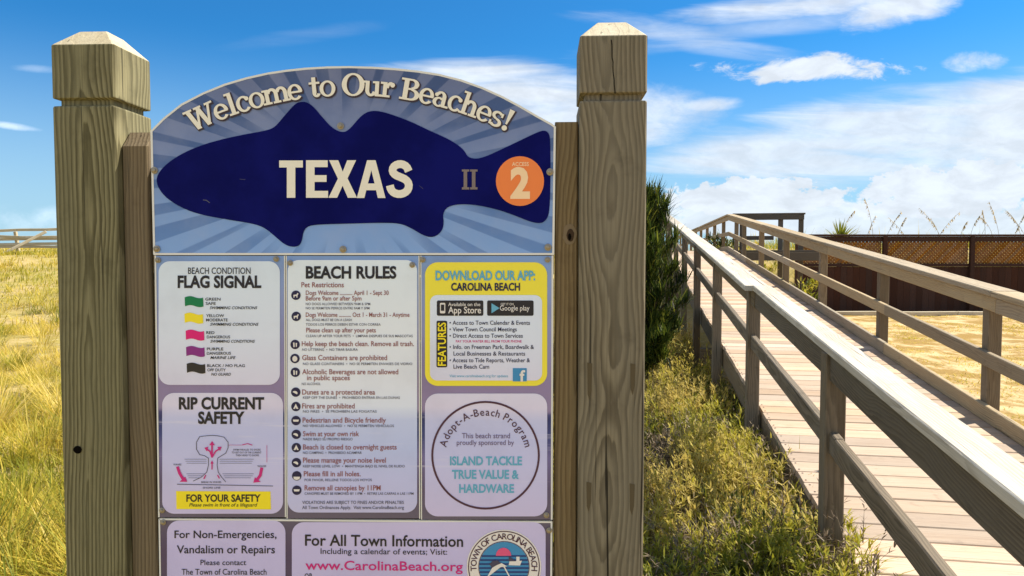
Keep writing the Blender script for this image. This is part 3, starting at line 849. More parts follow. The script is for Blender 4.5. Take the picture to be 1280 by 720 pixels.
class PM:
    """flat print: polygons in sign metres at a given height above the face; tiny steps keep overlapping pieces apart"""
    def __init__(s, lift): s.v = []; s.f = []; s.lift = lift; s.k = 0

    def y(s):
        s.k += 1; return -(s.lift + .00002 * (s.k % 12))

    def poly(s, pts, px=True):
        yv = s.y(); b0 = len(s.v)
        for p_ in pts:
            u, z = sp(*p_) if px else p_
            s.v.append((u, yv, z))
        ar = sum(s.v[b0 + i][0] * s.v[b0 + (i + 1) % len(pts)][2] - s.v[b0 + (i + 1) % len(pts)][0] * s.v[b0 + i][2] for i in range(len(pts)))
        idx = tuple(range(b0, b0 + len(pts)))
        s.f.append(idx if ar > 0 else idx[::-1])

    def tri(s, vs, fs):
        yv = s.y(); b0 = len(s.v); s.v += [(u, yv, z) for u, z in vs]
        s.f += [tuple(b0 + i for i in f) for f in fs]

    def line(s, pts, wpx):
        """pen stroke through pixel points"""
        for (x0, y0), (x1, y1) in zip(pts[:-1], pts[1:]):
            L = math.hypot(x1 - x0, y1 - y0) or 1; ex, ey = (x1 - x0) / L, (y1 - y0) / L; h = wpx / 2; nx_, ny_ = -ey * h, ex * h
            s.poly([(x0 - ex * h * .5 + nx_, y0 - ey * h * .5 + ny_), (x1 + ex * h * .5 + nx_, y1 + ey * h * .5 + ny_), (x1 + ex * h * .5 - nx_, y1 + ey * h * .5 - ny_), (x0 - ex * h * .5 - nx_, y0 - ey * h * .5 - ny_)])

    def disc(s, cx, cy, rx, ry=None, n=40, a0=0, a1=360):
        ry = ry or rx; s.poly([(cx + rx * math.cos(R(a0 + (a1 - a0) * i / n)), cy - ry * math.sin(R(a0 + (a1 - a0) * i / n))) for i in range(n + (0 if a1 - a0 == 360 else 1))])

    def ring(s, cx, cy, r0, r1, n=64, a0=0, a1=360, ky=1.0):
        yv = s.y(); b0 = len(s.v)
        for i in range(n + 1):
            a = R(a0 + (a1 - a0) * i / n)
            for r_ in (r0, r1):
                u, z = sp(cx + r_ * math.cos(a), cy - r_ * ky * math.sin(a)); s.v.append((u, yv, z))
        for i in range(n): s.f.append((b0 + 2 * i, b0 + 2 * i + 1, b0 + 2 * i + 3, b0 + 2 * i + 2))

    def build(s, name, m, parent):
        me_ = D.meshes.new(name); me_.from_pydata(s.v, [], s.f); me_.update(); me_.materials.append(m)
        return link(D.objects.new(name, me_), parent)


_tc = {}


def glyphs(body, bold=0.0, shear=0.0):
    """outline of a line of writing in the built in typeface -> verts, faces (unit size)"""
    key = (body, bold, shear)
    if key in _tc: return _tc[key]
    cu = D.curves.new('lettering_tmp', 'FONT'); cu.body = body; cu.offset = bold; cu.shear = shear; cu.resolution_u = 3; cu.fill_mode = 'FRONT'
    ob_ = D.objects.new('lettering_tmp', cu); COL.objects.link(ob_)
    dg = bpy.context.evaluated_depsgraph_get(); dg.update()
    me_ = D.meshes.new_from_object(ob_.evaluated_get(dg))
    v = np.array([tuple(q_.co) for q_ in me_.vertices]).reshape(-1, 3)[:, :2] if len(me_.vertices) else np.zeros((0, 2)); f = [tuple(q_.vertices) for q_ in me_.polygons]
    D.objects.remove(ob_); D.curves.remove(cu); D.meshes.remove(me_)
    _tc[key] = (v, f); return v, f


CAP = None


def write(pm, body, x0, x1, base, cap, bold=0.0, shear=0.0, base1=None):
    """one line of writing fitted between pixel columns x0..x1 on a baseline, capitals cap pixels tall"""
    global CAP
    if CAP is None: CAP = glyphs('H')[0][:, 1].max()
    v, f = glyphs(body, bold, shear)
    if len(v) == 0: return
    a, b = v[:, 0].min(), v[:, 0].max()
    vs = []
    for (x, y) in v:
        q_ = (x - a) / (b - a); by = base + ((base1 - base) * q_ if base1 is not None else 0)
        vs.append(sp(x0 + (x1 - x0) * q_, by - y / CAP * cap))
    pm.tri(vs, f)


def write_arc(pm, body, cx, cy, r, a0, a1, cap, bold=0.0, wide=1.0, ky=1.0):
    """letters on an arc from angle a0 to a1 (degrees clockwise from straight up), baseline radius r pixels"""
    global CAP
    if CAP is None: CAP = glyphs('H')[0][:, 1].max()
    adv = []
    for ch in body:
        if ch == ' ': adv.append((.28, None)); continue
        v, f = glyphs(ch, bold); adv.append((v[:, 0].max() - v[:, 0].min() + .07, ch))
    tot = sum(q_[0] for q_ in adv); pos = 0
    for wv, ch in adv:
        if ch:
            v, f = glyphs(ch, bold); mid = (v[:, 0].max() + v[:, 0].min()) / 2
            an = R(a0 + (a1 - a0) * (pos + wv / 2) / tot); s_ = cap / CAP; c_, n_ = math.cos(an), math.sin(an)
            vs = []
            for (x, y) in v:
                xx = (x - mid) * s_ * wide; yy_ = y * s_
                vs.append(sp(cx + (r + yy_) * n_ + xx * c_, cy - ky * ((r + yy_) * c_ - xx * n_)))
            pm.tri(vs, f)
        pos += wv


def rrect(x0, y0, x1, y1, r, n=7):
    pts = []
    for (cx, cy, a) in ((x1 - r, y0 + r, 0), (x0 + r, y0 + r, 90), (x0 + r, y1 - r, 180), (x1 - r, y1 - r, 270)):
        for i in range(n + 1):
            an = R(a + 90 * i / n); pts.append((cx + r * math.cos(an), cy - r * math.sin(an)))
    return pts


# print materials
INK = {k_: flat('ink_' + k_, c_, .42, .35) for k_, c_ in {
    'black': lin(38, 34, 40), 'grey': lin(88, 86, 104), 'brown': lin(150, 92, 92), 'navy': lin(34, 30, 70), 'white': lin(232, 224, 218),
    'green': lin(0, 122, 72), 'yellow': lin(250, 226, 40), 'red': lin(226, 20, 118), 'purple': lin(140, 42, 132), 'charcoal': lin(48, 42, 42),
    'magenta': lin(205, 35, 125), 'teal': lin(100, 172, 200), 'skyblue': lin(105, 175, 205), 'maroon': lin(78, 42, 62), 'plum': lin(110, 92, 128),
    'cream': lin(240, 231, 212), 'shadow': lin(62, 44, 52), 'orange': lin(244, 132, 62), 'paleorange': lin(252, 214, 168), 'tan': lin(128, 112, 108), 'seablue': lin(62, 140, 190), 'deepblue': lin(34, 62, 118), 'pink': lin(226, 86, 130), 'boat': lin(70, 66, 92)}.items()}
M['rim'] = flat('white_panel_edge', lin(226, 222, 214), .5, .4)
M['steel'] = flat('screw_steel', (.32, .27, .20), .45, .5, .6)
M['rust'] = flat('screw_slot', (.10, .065, .035), .7, .2)
m, t = mat('fish_navy'); M['fish'] = m
tcn = t.new('ShaderNodeTexCoord'); n1 = t.noise(tcn.outputs['Object'], 7, 5, .6)
t.l.new(t.mix(t.sm(n1, .35, .7), lin(6, 8, 80), lin(14, 17, 98)), t.bsdf.inputs['Base Color']); t.bsdf.inputs['Roughness'].default_value = .5
t.bsdf.inputs['Specular IOR Level'].default_value = .06

m, t = mat('header_print'); M['header'] = m
tcn = t.new('ShaderNodeTexCoord'); ox, oy, oz = t.sep(tcn.outputs['Object'])
cu0, cz0 = sp(430, 222)
du = t.m('SUBTRACT', ox, cu0); dv = t.m('MULTIPLY', t.m('SUBTRACT', oz, cz0), 1.5)
ang = t.m('ARCTAN2', dv, du); r_ = t.m('SQRT', t.m('ADD', t.m('MULTIPLY', du, du), t.m('MULTIPLY', dv, dv)))
rayw = t.m('ADD', t.m('SINE', t.m('MULTIPLY', ang, 34)), t.m('MULTIPLY', t.m('SINE', t.m('MULTIPLY', ang, 13.0)), .5))
rays = t.m('MULTIPLY', t.sm(rayw, .0, .35), t.sm(t.m('ADD', r_, t.m('MULTIPLY', t.m('SINE', t.m('MULTIPLY', ang, 21.0)), .03)), .20, .31))
zt_, zb2 = zof(90), zof(318)
base = t.ramp(t.m('DIVIDE', t.m('SUBTRACT', oz, zb2), zt_ - zb2), [(0, lin(132, 168, 224)), (.3, lin(126, 156, 208)), (.55, lin(116, 134, 180)), (1, lin(104, 112, 146))])
n1 = t.noise(tcn.outputs['Object'], 14, 4)
c = t.mix(t.m('MULTIPLY', rays, .85), base, t.ramp(t.m('DIVIDE', t.m('SUBTRACT', oz, zb2), zt_ - zb2), [(0, lin(96, 134, 194)), (.5, lin(64, 94, 150)), (1, lin(54, 74, 118))]))
c = t.mix(t.m('MULTIPLY', t.sm(n1, .4, .7), .12), c, (.5, .5, .6))
t.l.new(c, t.bsdf.inputs['Base Color']); t.bsdf.inputs['Roughness'].default_value = .42; t.bsdf.inputs['Specular IOR Level'].default_value = .35


def beachprint(name, stops, amt, dirt=0.0):
    """faded seaside photograph printed under the panels: sky, dark sea band, wave lines, wet sand"""
    m, t = mat(name); tcn = t.new('ShaderNodeTexCoord'); ox, oy, oz = t.sep(tcn.outputs['Object'])
    za, zb = zof(318), zof(800)
    wz_ = t.noise(t.xyz(t.m('MULTIPLY', ox, 2.2), 0.0, t.m('MULTIPLY', oz, 30)), 1.0, 4)
    q = t.m('DIVIDE', t.m('SUBTRACT', t.m('ADD', oz, t.m('MULTIPLY', t.m('SUBTRACT', wz_, .5), .006)), zb), za - zb)
    zs = lambda py: (zof(py) - zb) / (za - zb)
    c = t.ramp(q, sorted([(zs(p_), lin(*c_)) for p_, c_ in stops], key=lambda e: e[0]))
    st = t.noise(t.xyz(t.m('MULTIPLY', ox, 3.5), 4.0, t.m('MULTIPLY', oz, 70)), 1.0, 5, .6)
    bandmask = t.m('MULTIPLY', t.sm(q, zs(620), zs(570)), t.sm(q, zs(514), zs(530)))
    c = t.mix(t.m('MULTIPLY', t.m('MULTIPLY', t.sm(st, .56, .70), bandmask), amt), c, lin(226, 220, 240))
    bl = t.noise(tcn.outputs['Object'], 9, 4); c = t.mix(t.m('MULTIPLY', t.sm(bl, .45, .75), .10 + dirt), c, lin(92, 76, 92))
    t.l.new(c, t.bsdf.inputs['Base Color']); t.bsdf.inputs['Roughness'].default_value = .38; t.bsdf.inputs['Specular IOR Level'].default_value = .35
    return m


M['plate'] = beachprint('beach_photo_print', [(318, (128, 160, 212)), (352, (140, 158, 205)), (420, (146, 146, 192)), (480, (148, 130, 168)), (512, (150, 132, 168)), (517, (64, 66, 124)), (522, (46, 52, 108)), (545, (62, 70, 128)), (570, (118, 108, 158)), (610, (96, 82, 112)), (645, (104, 94, 112)), (690, (84, 68, 100)), (800, (84, 70, 90))], .55, .12)
M['card'] = beachprint('pale_card', [(318, (222, 233, 246)), (420, (226, 231, 247)), (470, (224, 221, 241)), (508, (226, 217, 241)), (524, (203, 203, 239)), (545, (198, 199, 239)), (580, (204, 201, 240)), (640, (208, 196, 232)), (690, (202, 191, 233)), (800, (196, 186, 226))], .45)
M['rulescard'] = beachprint('white_card', [(318, (228, 237, 246)), (420, (235, 238, 246)), (480, (234, 236, 247)), (507, (230, 234, 249)), (524, (202, 209, 243)), (560, (194, 202, 242)), (600, (200, 200, 240)), (640, (200, 196, 232)), (800, (190, 180, 220))], .35)
M['yellowcard'] = flat('yellow_card', lin(246, 228, 66), .42, .35)


def slab(outline, y0, y1, m, name, parent, rim=True):
    """sheet cut to an outline (pixel points on the face), white sawn edge"""
    pts = [sp(*p_) for p_ in outline]; n = len(pts)
    vs = [(u, y0, z) for u, z in pts] + [(u, y1, z) for u, z in pts]
    ar = sum(pts[i][0] * pts[(i + 1) % n][1] - pts[(i + 1) % n][0] * pts[i][1] for i in range(n))
    fr = tuple(range(n)) if ar > 0 else tuple(range(n))[::-1]
    bk = tuple(n + i for i in fr)[::-1]; fs = [fr, bk]
    for i in range(n):
        a, b = fr[i], fr[(i + 1) % n]; fs.append((a, a + n, b + n, b))
    me_ = D.meshes.new(name); me_.from_pydata(vs, [], fs); me_.update()
    me_.materials.append(m); me_.materials.append(M['rim'])
    for i, p_ in enumerate(me_.polygons): p_.material_index = 0 if i == 0 else 1
    return link(D.objects.new(name, me_), parent)


def edge_strip(parent, pts, wpx, name='white_edge'):
    pm = PM(.0006); pm.line(pts, wpx); return pm.build(name, M['rim'], parent)


def screw(parent, px, py, r=.0075):
    u, z = sp(px, py); mb = MB(); n = 14; prof = [(r, 0), (r, .0012), (r * .62, .0018), (r * .6, .0042), (r * .35, .0055)]
    vs = [(u + q_ * math.cos(6.2832 * i / n), -.0012 - h_, z + q_ * math.sin(6.2832 * i / n)) for q_, h_ in prof for i in range(n)]
    fs = [(k_ * n + i, k_ * n + (i + 1) % n, (k_ + 1) * n + (i + 1) % n, (k_ + 1) * n + i) for k_ in range(len(prof) - 1) for i in range(n)]
    fs.append(tuple((len(prof) - 1) * n + i for i in range(n)))
    mb.add(vs, fs); a = rnd.uniform(0, 3.14); k0 = len(mb.f); c_, s_ = math.cos(a) * r * .32, math.sin(a) * r * .32; e_ = r * .08
    o_ = mb.build('screw', [M['steel'], M['rust']], parent, False)
    return o_


# --- arched header
hp_out = [(189.5, 164), (205, 148.5), (227, 131), (254, 117), (281, 106), (308, 98), (335, 92), (358, 88.6), (382, 86), (410, 84.4), (436, 84), (466, 84.8), (494, 86.6), (522, 89.5), (548, 93.5), (576, 100.5), (602.5, 110), (627, 121), (649.5, 133), (670, 145), (689, 155.5), (693.5, 159), (691.5, 317.5), (193, 317.5)]
hp = slab(hp_out, 0, .007, M['header'], 'header_panel', sg)
edge_strip(hp, hp_out + hp_out[:1], 2.6)
fish_px = [(194.5, 225), (201.7, 211), (219.7, 196.4), (245, 184), (274, 175), (306.4, 168), (335.3, 163), (344.4, 158.5), (353.4, 147.7), (364.3, 135), (370, 129.5), (375, 127.4), (384, 127.6), (393, 134.3), (404, 147.7), (414.8, 159.6), (425.7, 165.3), (433, 164.7), (440, 158.5), (449, 147.7), (455, 142.5), (461.7, 139.2), (472.5, 138.6), (487, 142.3), (512, 151.3), (534, 162), (559, 173), (573.7, 182), (581, 189), (584.5, 196), (593.5, 199), (606, 196.4), (628, 186.3), (649.5, 176), (671, 165.7), (680, 162.8), (685.7, 165.7), (687.8, 173), (688.3, 214.5), (687.3, 261.5), (684, 274), (676.6, 279.5), (664, 277.7), (642, 268.7), (620.6, 261.5), (595, 256), (573.7, 255), (559, 258.6), (553.5, 267), (554.9, 277.7), (553.5, 287), (546.6, 294.7), (537.5, 296.9), (526.7, 293), (514, 285), (499.6, 279), (476, 278.5), (440, 279.5), (396.8, 280.6), (384, 283), (379.4, 290), (378, 299.4), (375, 306.6), (367.9, 309), (357, 306.6), (344.4, 295.8), (331.7, 285), (317, 279.5), (281, 274), (245, 267), (219.7, 256), (201.7, 241.6)]


def smooth(pts, it=2):
    for _ in range(it):
        q_ = []
        for i in range(len(pts)):
            a, b = pts[i], pts[(i + 1) % len(pts)]
            q_ += [(a[0] * .75 + b[0] * .25, a[1] * .75 + b[1] * .25), (a[0] * .25 + b[0] * .75, a[1] * .25 + b[1] * .75)]
        pts = q_
    return pts


pm = PM(.0012); pm.poly(smooth(fish_px)); pm.build('fish_silhouette', M['fish'], hp)
pm = PM(.0018); pm.line([(254.5, 250), (258.5, 250.4), (262.5, 253.4)], .9); pm.line([(300, 224), (307, 224.6)], .4); pm.line([(524, 232), (529, 236)], .4); pm.build('scratch', INK['grey'], hp)
pm = PM(.0022); yt, yb_ = 200.5, 247.3      # heavy grotesque capitals
pm.poly([(349.5, yt + .3), (379, yt + .3), (379, yt + 9), (369.6, yt + 9), (369.6, yb_), (359, yb_), (359, yt + 9), (349.5, yt + 9)])
pm.poly([(383, yt), (410, yt), (410, yt + 8.6), (393.6, yt + 8.6), (393.6, yt + 18.6), (408.6, yt + 18.6), (408.6, yt + 27), (393.6, yt + 27), (393.6, yb_ - 8.6), (410.5, yb_ - 8.6), (410.5, yb_), (383, yb_)])
pm.poly([(411.8, yt), (423.2, yt), (428.8, yt + 14.2), (434.4, yt), (445.4, yt), (434.8, yt + 22.6), (446.6, yb_), (435.2, yb_), (428.6, yt + 31.8), (421.8, yb_), (411, yb_), (422.8, yt + 23)])
pm.poly([(464.5, yt), (464.5, yt + 12.5), (460.2, yt + 29), (464.5, yt + 29), (464.5, yt + 37.4), (458.2, yt + 37.4), (455.8, yb_ + .3), (446.4, yb_ + .3), (459.2, yt)])
pm.poly([(464.5, yt), (469.8, yt), (482.2, yb_ + .3), (472.6, yb_ + .3), (470.4, yt + 37.4), (464.5, yt + 37.4), (464.5, yt + 29), (468.6, yt + 29), (464.5, yt + 12.5)])
path = [(511.2, 214.2), (508.6, 208.3), (503, 205.2), (496.6, 205.6), (491.6, 209.2), (490.9, 214.8), (494.5, 219), (501, 221.6), (507.6, 224.6), (511.4, 229.6), (510.8, 236.6), (506.4, 241.2), (499.6, 243.1), (492.6, 241.3), (488.9, 237), (487.6, 231.8)]
path = [path[0]] + [q_ for a, b in zip(path[:-1], path[1:]) for q_ in ((a[0] * .75 + b[0] * .25, a[1] * .75 + b[1] * .25), (a[0] * .25 + b[0] * .75, a[1] * .25 + b[1] * .75))] + [path[-1]]
Lf, Rt = [], []
for i, (x, y) in enumerate(path):
    a, b = path[max(i - 1, 0)], path[min(i + 1, len(path) - 1)]; L = math.hypot(b[0] - a[0], b[1] - a[1]); nx_, ny_ = -(b[1] - a[1]) / L * 4.9, (b[0] - a[0]) / L * 4.9
    Lf.append((x + nx_, y + ny_)); Rt.append((x - nx_, y - ny_))
pm.poly(Lf + Rt[::-1])
pm.build('name_lettering', INK['cream'], hp)
pm = PM(.0022)
for x0 in (577.5, 587.8):
    pm.poly([(x0 + 2.2, 212.5), (x0 + 6.6, 212.5), (x0 + 6.6, 236.5), (x0 + 2.2, 236.5)])
    pm.poly([(x0, 212), (x0 + 9.2, 212), (x0 + 9.2, 214.6), (x0, 214.6)]); pm.poly([(x0, 234.2), (x0 + 9.2, 234.2), (x0 + 9.2, 237), (x0, 237)])
pm.build('numeral_mark', INK['tan'], hp)
pm = PM(.0022); pm.disc(650, 226.5, 30, 31); dsk = pm.build('orange_disc', INK['orange'], hp)
pm = PM(.0030); write(pm, '2', 638, 662.5, 246.5, 35, .045); write(pm, 'ACCESS', 640, 661, 207.6, 4.6, .02); pm.build('disc_lettering', INK['paleorange'], hp)

# slab serif letters for the welcome line, drawn stroke by stroke
SER = {
 'W': (1.04, [('l', .15, .72, .34, 0, .15), ('l', .34, .02, .52, .70, .085), ('l', .50, .72, .70, 0, .15), ('l', .70, .02, .90, .70, .085), ('r', 0, .65, .31, .72), ('r', .38, .65, .64, .72), ('r', .77, .65, 1.04, .72)]),
 'e': (.53, [('a', .26, .25, .25, .27, 0, 322, .125, .07), ('r', .10, .22, .495, .285)]),
 'l': (.32, [('r', .09, 0, .23, .76), ('r', 0, 0, .32, .07), ('r', 0, .69, .14, .76)]),
 'c': (.49, [('a', .26, .25, .25, .27, 48, 322, .125, .07), ('d', .40, .40, .07)]),
 'o': (.56, [('a', .27, .25, .265, .27, 0, 360, .125, .065)]),
 'm': (.92, [('r', .09, 0, .22, .5), ('r', .40, 0, .53, .36), ('r', .71, 0, .84, .36), ('a', .33, .31, .20, .21, 0, 165, .13, .09), ('a', .64, .31, .20, .21, 0, 165, .13, .09), ('r', 0, 0, .30, .07), ('r', .34, 0, .60, .07), ('r', .65, 0, .92, .07), ('r', 0, .43, .14, .5)]),
 't': (.38, [('r', .10, .12, .235, .66), ('r', 0, .43, .36, .5), ('a', .235, .14, .135, .15, 180, 345, .12, .07)]),
 'O': (.80, [('a', .39, .36, .38, .385, 0, 360, .165, .065)]),
 'u': (.63, [('r', .08, .17, .21, .5), ('r', .40, 0, .53, .5), ('a', .27, .19, .19, .20, 180, 345, .13, .085), ('r', 0, .43, .12, .5), ('r', .32, .43, .42, .5), ('r', .5, 0, .63, .07)]),
 'r': (.47, [('r', .09, 0, .22, .5), ('r', 0, 0, .33, .07), ('r', 0, .43, .14, .5), ('a', .34, .29, .17, .225, 75, 175, .11, .09), ('d', .395, .42, .08)]),
 'B': (.70, [('r', .10, 0, .26, .72), ('r', 0, 0, .16, .07), ('r', 0, .65, .16, .72), ('a', .36, .545, .24, .175, -90, 90, .15, .065), ('a', .37, .195, .285, .195, -90, 90, .155, .065), ('r', .22, .655, .37, .72), ('r', .22, .345, .39, .41), ('r', .22, 0, .38, .065)]),
 'a': (.56, [('a', .22, .155, .205, .165, 40, 320, .125, .06), ('r', .31, .02, .44, .35), ('a', .25, .33, .19, .19, 0, 150, .13, .07), ('r', .33, 0, .56, .07), ('r', .2, .255, .34, .31), ('d', .11, .385, .065)]),
 'h': (.64, [('r', .09, 0, .22, .76), ('r', .41, 0, .54, .34), ('a', .335, .30, .205, .22, 0, 165, .13, .09), ('r', 0, 0, .31, .07), ('r', .34, 0, .63, .07), ('r', 0, .69, .14, .76)]),
 's': (.46, [('a', .22, .375, .19, .145, 25, 265, .11, .075), ('a', .225, .135, .21, .15, -155, 95, .12, .075), ('r', .34, .35, .41, .49), ('r', .02, .02, .09, .16)]),
 '!': (.34, [('p', [(.07, .74), (.25, .74), (.19, .22), (.13, .22)]), ('d', .16, .085, .09)]),
}


def serif_arc(pm, body, cx, cy, r, a0, a1, scale, dx=0, dy=0, fat=0.0):
    GAP = .045; tot = sum(.30 if c_ == ' ' else SER[c_][0] + GAP for c_ in body); pos = 0
    for ch in body:
        if ch == ' ': pos += .30; continue
        wv, strokes = SER[ch]; an = R(a0 + (a1 - a0) * (pos + wv / 2) / tot); c_, n_ = math.cos(an), math.sin(an)

        def T(x, y):
            xx = (x - wv / 2) * scale; yy_ = y * scale
            return sp(cx + (r + yy_) * n_ + xx * c_ + dx, cy - ((r + yy_) * c_ - xx * n_) + dy)
        for s_ in strokes:
            if s_[0] == 'r': x0, y0, x1, y1 = s_[1] - fat, s_[2] - fat, s_[3] + fat, s_[4] + fat; pm.poly([T(x0, y0), T(x1, y0), T(x1, y1), T(x0, y1)], False)
            elif s_[0] == 'l':
                h = s_[5] / 2 + fat; pm.poly([T(s_[1] - h, s_[2] + fat), T(s_[1] + h, s_[2] + fat), T(s_[3] + h, s_[4] - fat), T(s_[3] - h, s_[4] - fat)], False)
            elif s_[0] == 'd': pm.poly([T(s_[1] + (s_[3] + fat) * math.cos(6.2832 * i / 14), s_[2] + (s_[3] + fat) * math.sin(6.2832 * i / 14)) for i in range(14)], False)
            elif s_[0] == 'p': pm.poly([T(x + (fat if x > .16 else -fat), y + (fat if y > .5 else -fat)) for x, y in s_[1]], False)
            else:
                _, ax, ay, rx, ry, b0_, b1_, wx_, wy_ = s_; N_ = 26; yv = pm.y(); k0 = len(pm.v)
                for i in range(N_ + 1):
                    b = R(b0_ + (b1_ - b0_) * i / N_)
                    for e_ in (0, 1):
                        q_ = T(ax + (rx + fat - e_ * (wx_ + 2 * fat)) * math.cos(b), ay + (ry + fat - e_ * (wy_ + 2 * fat)) * math.sin(b)); pm.v.append((q_[0], yv, q_[1]))
                pm.f += [(k0 + 2 * i, k0 + 2 * i + 1, k0 + 2 * i + 3, k0 + 2 * i + 2) for i in range(N_)]
        pos += wv + GAP


WEL = 'Welcome to Our Beaches!'
pm = PM(.0012); serif_arc(pm, WEL, 438, 560, 440.5, -26.3, 26.6, 37.5, .9, .9, .028); pm.build('letter_shadow', INK['shadow'], hp)
pm = PM(.0022); serif_arc(pm, WEL, 438, 560, 440.5, -26.3, 26.6, 37.5); pm.build('welcome_lettering', INK['cream'], hp)
for s_ in ((193.5, 213), (687.5, 215), (196.5, 311), (426, 157.5), (429, 311.5), (685, 309)): screw(hp, *s_)

# --- printed plates below the header
def plate(x0a, x0b, x1a, x1b, ya, yb, name, label):
    o_ = slab([(x0a, ya), (x1a, ya), (x1b, yb), (x0b, yb)], 0, .007, M['plate'], name, sg); o_['label'] = label
    return o_


pl_l = plate(194, 198.5, 356.2, 357.2, 319.8, 646.5, 'notice_panel', 'printed panel with the flag signal and rip current cards')
pl_m = plate(357.6, 358.6, 524.2, 525.0, 319.8, 648.0, 'notice_panel', 'printed panel with the white beach rules card')
pl_r = plate(525.8, 526.5, 691.2, 690, 319.8, 649.5, 'notice_panel', 'printed panel with the yellow app card and the round beach program card')
pl_b = slab([(199, 648.5), (690, 652.0), (689, 812), (201.5, 806)], 0, .007, M['plate'], 'notice_panel', sg); pl_b['label'] = 'printed panel with the town contact cards'
edge_strip(pl_l, [(194.3, 320), (198.8, 646)], 2.0); edge_strip(pl_l, [(355.8, 320), (356.9, 646)], 1.3)
edge_strip(pl_m, [(358, 320), (359, 648)], 1.3); edge_strip(pl_m, [(523.8, 320), (524.7, 648)], 1.3)
edge_strip(pl_r, [(526.2, 320), (527, 649)], 1.3); edge_strip(pl_r, [(690.6, 320), (689.6, 649)], 2.2)
edge_strip(pl_b, [(199.3, 649), (440, 651), (690, 652.6)], 2.0); edge_strip(pl_b, [(199.3, 649), (201.8, 806)], 2.0); edge_strip(pl_b, [(689.4, 653), (688.4, 811)], 2.2)
for par, pts in ((pl_l, [(198, 325), (345.5, 323.5), (203, 637.5)]), (pl_m, [(363, 328.5), (515.5, 331), ]), (pl_r, [(528.5, 324.5), (684.5, 324.5), (683, 643.5)]), (pl_b, [(204.5, 652.5), (686.5, 662.5)])):
    for s_ in pts: screw(par, *s_, r=.0062)


def card(parent, x0, y0, x1, y1, r, m, name='pale_card', lift=.0008):
    pm = PM(lift); pm.poly(rrect(x0, y0, x1, y1, r)); return pm.build(name, m, parent)


B1 = .012
# flag signal card
card(pl_l, 198.5, 326.5, 350, 481, 14, M['card'], 'flag_signal_card')
pm = PM(.0016); write(pm, 'BEACH CONDITION', 235.5, 313.5, 342.3, 7.8, .006); write(pm, 'FLAG SIGNAL', 222.5, 327, 359.3, 14.2, .036); pm.build('card_heading', INK['black'], pl_l)
pm = PM(.0016)
rows = [('green', 377, 231.3, [('GREEN', 257, 276), ('SAFE', 257.5, 270), ('SWIMMING CONDITIONS', 262.5, 322)]),
        ('yellow', 397.6, 231, [('YELLOW', 258, 280.5), ('MODERATE', 258, 285), ('SWIMMING CONDITIONS', 263, 323.5)]),
        ('red', 418.8, 232.5, [('RED', 258.3, 268.5), ('DANGEROUS', 259, 288), ('SWIMMING CONDITIONS', 263.3, 319)]),
        ('purple', 439.2, 233, [('PURPLE', 259, 279.5), ('DANGEROUS', 259, 289), ('MARINE LIFE', 263.3, 295)]),
        ('charcoal', 460, 233.8, [('BLACK / NO FLAG', 259.3, 306.5), ('OFF DUTY', 259.5, 282.5), ('NO GUARD', 264.3, 289)])]
for col, yc, x0, lines in rows:
    for i, (tx, a, b) in enumerate(lines): write(pm, tx, a, b, yc - 1.4 + (0, 5.4, 10.8)[i], 3.4, .012, .25 if i == 2 else 0)
    fm = PM(.0016); n = 14
    top = [(x0 + 23 * i / n, yc - 5.6 + 1.3 * math.sin(i / n * 6.0 + 3.0)) for i in range(n + 1)]; bot = [(x0 + .4 + 23 * i / n, yc + 5.6 + 1.3 * math.sin(i / n * 6.0 + 3.0)) for i in range(n + 1)]
    fm.poly(top + bot[::-1]); fm.build('printed_flag', INK[col], pl_l)
pm.build('small_print', INK['black'], pl_l)
# rip current card
card(pl_l, 203, 491, 354, 642, 15, M['card'], 'rip_current_card')
pm = PM(.0016); write(pm, 'RIP CURRENT', 224, 330.5, 511, 14.0, .036); write(pm, 'SAFETY', 248, 306, 529, 14.0, .036); pm.build('card_heading', INK['black'], pl_l)
pm = PM(.0016)
Z4 = lambda pts: [(190 + x / 4, 480 + y / 4) for x, y in pts]
half = [(208, 484), (248, 465), (275, 440), (284, 405), (284, 370), (265, 358), (240, 352), (224, 325), (224, 290), (240, 262), (275, 258), (303, 256)]
othr = [(370, 488), (350, 465), (333, 440), (327, 405), (330, 370), (345, 360), (370, 345), (382, 318), (382, 290), (362, 265), (330, 258), (303, 256)]
pm.line(Z4(half), .8); pm.line(Z4(othr), .8); pm.line(Z4([(128, 500), (300, 503), (605, 509)]), .9)
for yv, xa, xb in ((375, 165, 275), (385, 170, 275), (395, 175, 275), (375, 340, 510), (385, 340, 505), (395, 340, 500), (448, 175, 265), (458, 180, 255), (468, 185, 240), (448, 355, 510), (458, 360, 505), (468, 365, 495)): pm.line(Z4([(xa, yv), (xb, yv)]), .45)
write(pm, 'WAVES', 217, 227, 581.5, 2.2, .01); write(pm, 'WAVES', 322, 333, 583.5, 2.2, .01); write(pm, 'BREAK IN WAVES', 252, 277, 603.5, 2.2, .01); write(pm, 'SHORE LINE', 254, 276, 610.5, 2.2, .01)
write(pm, 'SWIM PARALLEL TO SHORE', 292, 326, 563, 2.2, .01); write(pm, 'TO GET OUT OF THE CURRENT', 290, 327, 566.5, 2.2, .01); write(pm, 'THEN HEAD TO SHORE', 295, 324, 570, 2.2, .01)
pm.build('current_diagram', INK['grey'], pl_l)
pm = PM(.0018)
for pts, wd_ in (([(130, 415), (140, 445), (158, 475)], 3.6), ([(550, 420), (543, 455), (525, 480)], 3.6), ([(302, 365), (302, 300)], 2.0), ([(300, 360), (292, 335), (275, 325)], 1.8), ([(305, 360), (320, 335), (340, 322)], 1.8), ([(302, 425), (302, 395)], 1.4), ([(262, 472), (270, 455)], 1.4), ([(338, 470), (330, 455)], 1.4)): pm.line(Z4(pts), wd_)
